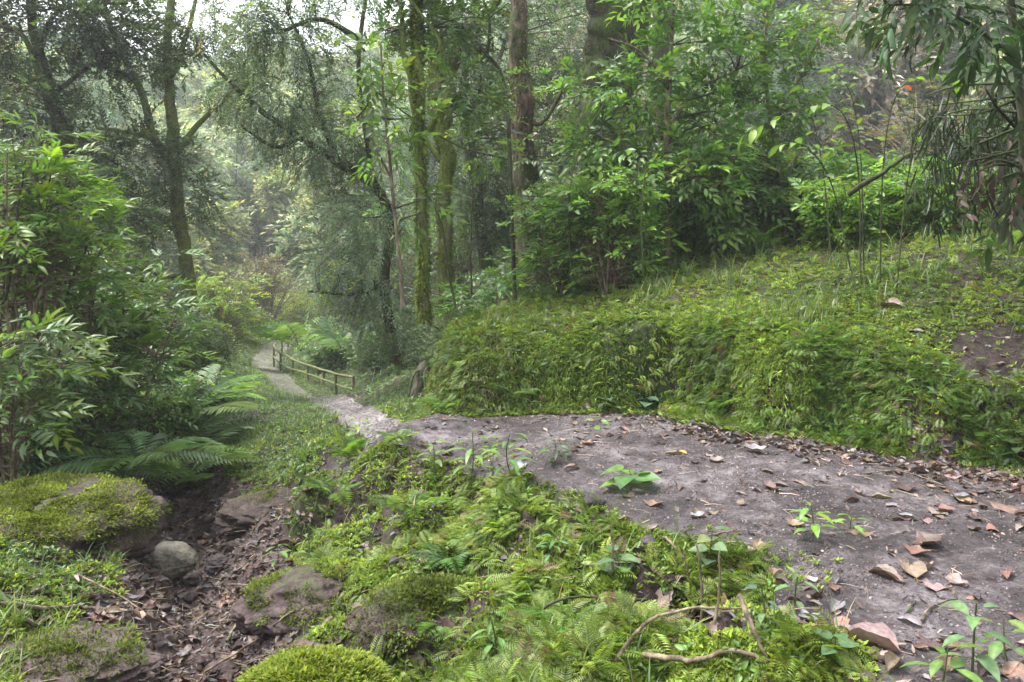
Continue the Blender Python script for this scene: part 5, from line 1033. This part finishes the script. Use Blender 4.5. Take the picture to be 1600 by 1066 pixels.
tag(g.build('grit', M_DEAD), 'fine grit and soil crumbs on the bare trail', 'grit', kind='stuff')
# drifts of whole dead leaves too many to count
w2 = (FR == 1) * (4.0 * np.exp(-((BD + .14) / .20) ** 2) * sm(850, 1250, U_) + .035) + (FR == 2) * .8 + BKT * .03 * (fy < 9) + SL * .22 * (fy < 5.5) + (BKF > 0) * .03
n = 5200; p, nn, i = scatter(n, w2 / DIST); cc = A([c[0] for c in LC[:5]])[rng.integers(0, 5, n)] * np.exp(rng.normal(-.25, .3, n))[:, None]; k = rng.integers(0, 14, n); g = Geo(); az = rng.random(n) * 6.28
for a in range(14):
    m = k == a; g.inst(DT[a], p[m] + nn[m] * .004, frames(np.c_[np.cos(az[m]), np.sin(az[m]), rng.normal(0, .2, m.sum())], nn[m], .35), rng.uniform(.025, .075, m.sum()), cc[m] * np.where(FR[i[m]] == 2, .55, .9)[:, None])
tag(g.build('leaf_drifts', M_DEAD), 'matted drifts of brown dead leaves along the bank foot and gully', 'leaf litter', kind='stuff')
# fine straws and twigs
n = 2600; p, nn, i = scatter(n, w); g = Geo(); az = rng.random(n) * 6.28; d = nrm(np.c_[np.cos(az), np.sin(az), rng.normal(0, .12, n)]); tw = Tpl(*(lambda G_: (np.concatenate(G_.v), [np.concatenate(G_.f)]))((lambda G_: (tube(G_, A([[0, 0, 0], [.5, .05, .03], [1, 0, 0]]), [.02, .018, .01], 3, cap=False), G_)[1])(Geo())))
g.inst(tw, p + nn * .006, frames(d, nn), np.c_[rng.uniform(.03, .13, n), np.full(n, .09), np.full(n, .09)], jit((.22, .17, .12), n, .4, 0)); tag(g.build('twig_litter', M_DEAD), 'fine straws and twigs scattered over the trail and gully', 'twig litter', kind='stuff')
# gravel on the far path
n = 5000; p, nn, i = scatter(n, (FR == 3) / DIST ** 1.2); g = Geo(); ic = A([[1, 0, 0], [-1, 0, 0], [0, 1, 0], [0, -1, 0], [0, 0, .6], [0, 0, -.6]]); ft = np.array([[0, 2, 4], [2, 1, 4], [1, 3, 4], [3, 0, 4], [2, 0, 5], [1, 2, 5], [3, 1, 5], [0, 3, 5]])
g.inst(Tpl(ic, [ft]), p, upright_frames(n, nn), rng.uniform(.007, .018, n), np.repeat(A([[.17, .15, .152]]), n, 0) * rng.uniform(.5, 1.4, (n, 1))); tag(g.build('gravel', M_DEAD), 'pale gravel stones on the far path', 'gravel', kind='stuff')

# ------------------------------------------------------------------ haze
def haze():
    g = Geo(); x0, x1, y0, y1, z0, z1 = -200, 200, -90, 255, -12, 90
    v = A([(x0, y0, z0), (x1, y0, z0), (x1, y1, z0), (x0, y1, z0), (x0, y0, z1), (x1, y0, z1), (x1, y1, z1), (x0, y1, z1)]); g.add(v, [np.array([(0, 3, 2, 1), (4, 5, 6, 7), (0, 1, 5, 4), (1, 2, 6, 5), (2, 3, 7, 6), (3, 0, 4, 7)])], (1, 1, 1))
    m, n, out = newmat('haze_air'); p = N(n, 'ShaderNodeVolumePrincipled'); p.inputs['Color'].default_value = (.93, .97, 1, 1); p.inputs['Density'].default_value = HAZE; p.inputs['Anisotropy'].default_value = .2; n.links.new(p.outputs[0], out.inputs['Volume'])
    o = g.build('haze', m); tag(o, 'pale haze filling the valley', 'haze', kind='stuff')
HAZE = .0016
haze()
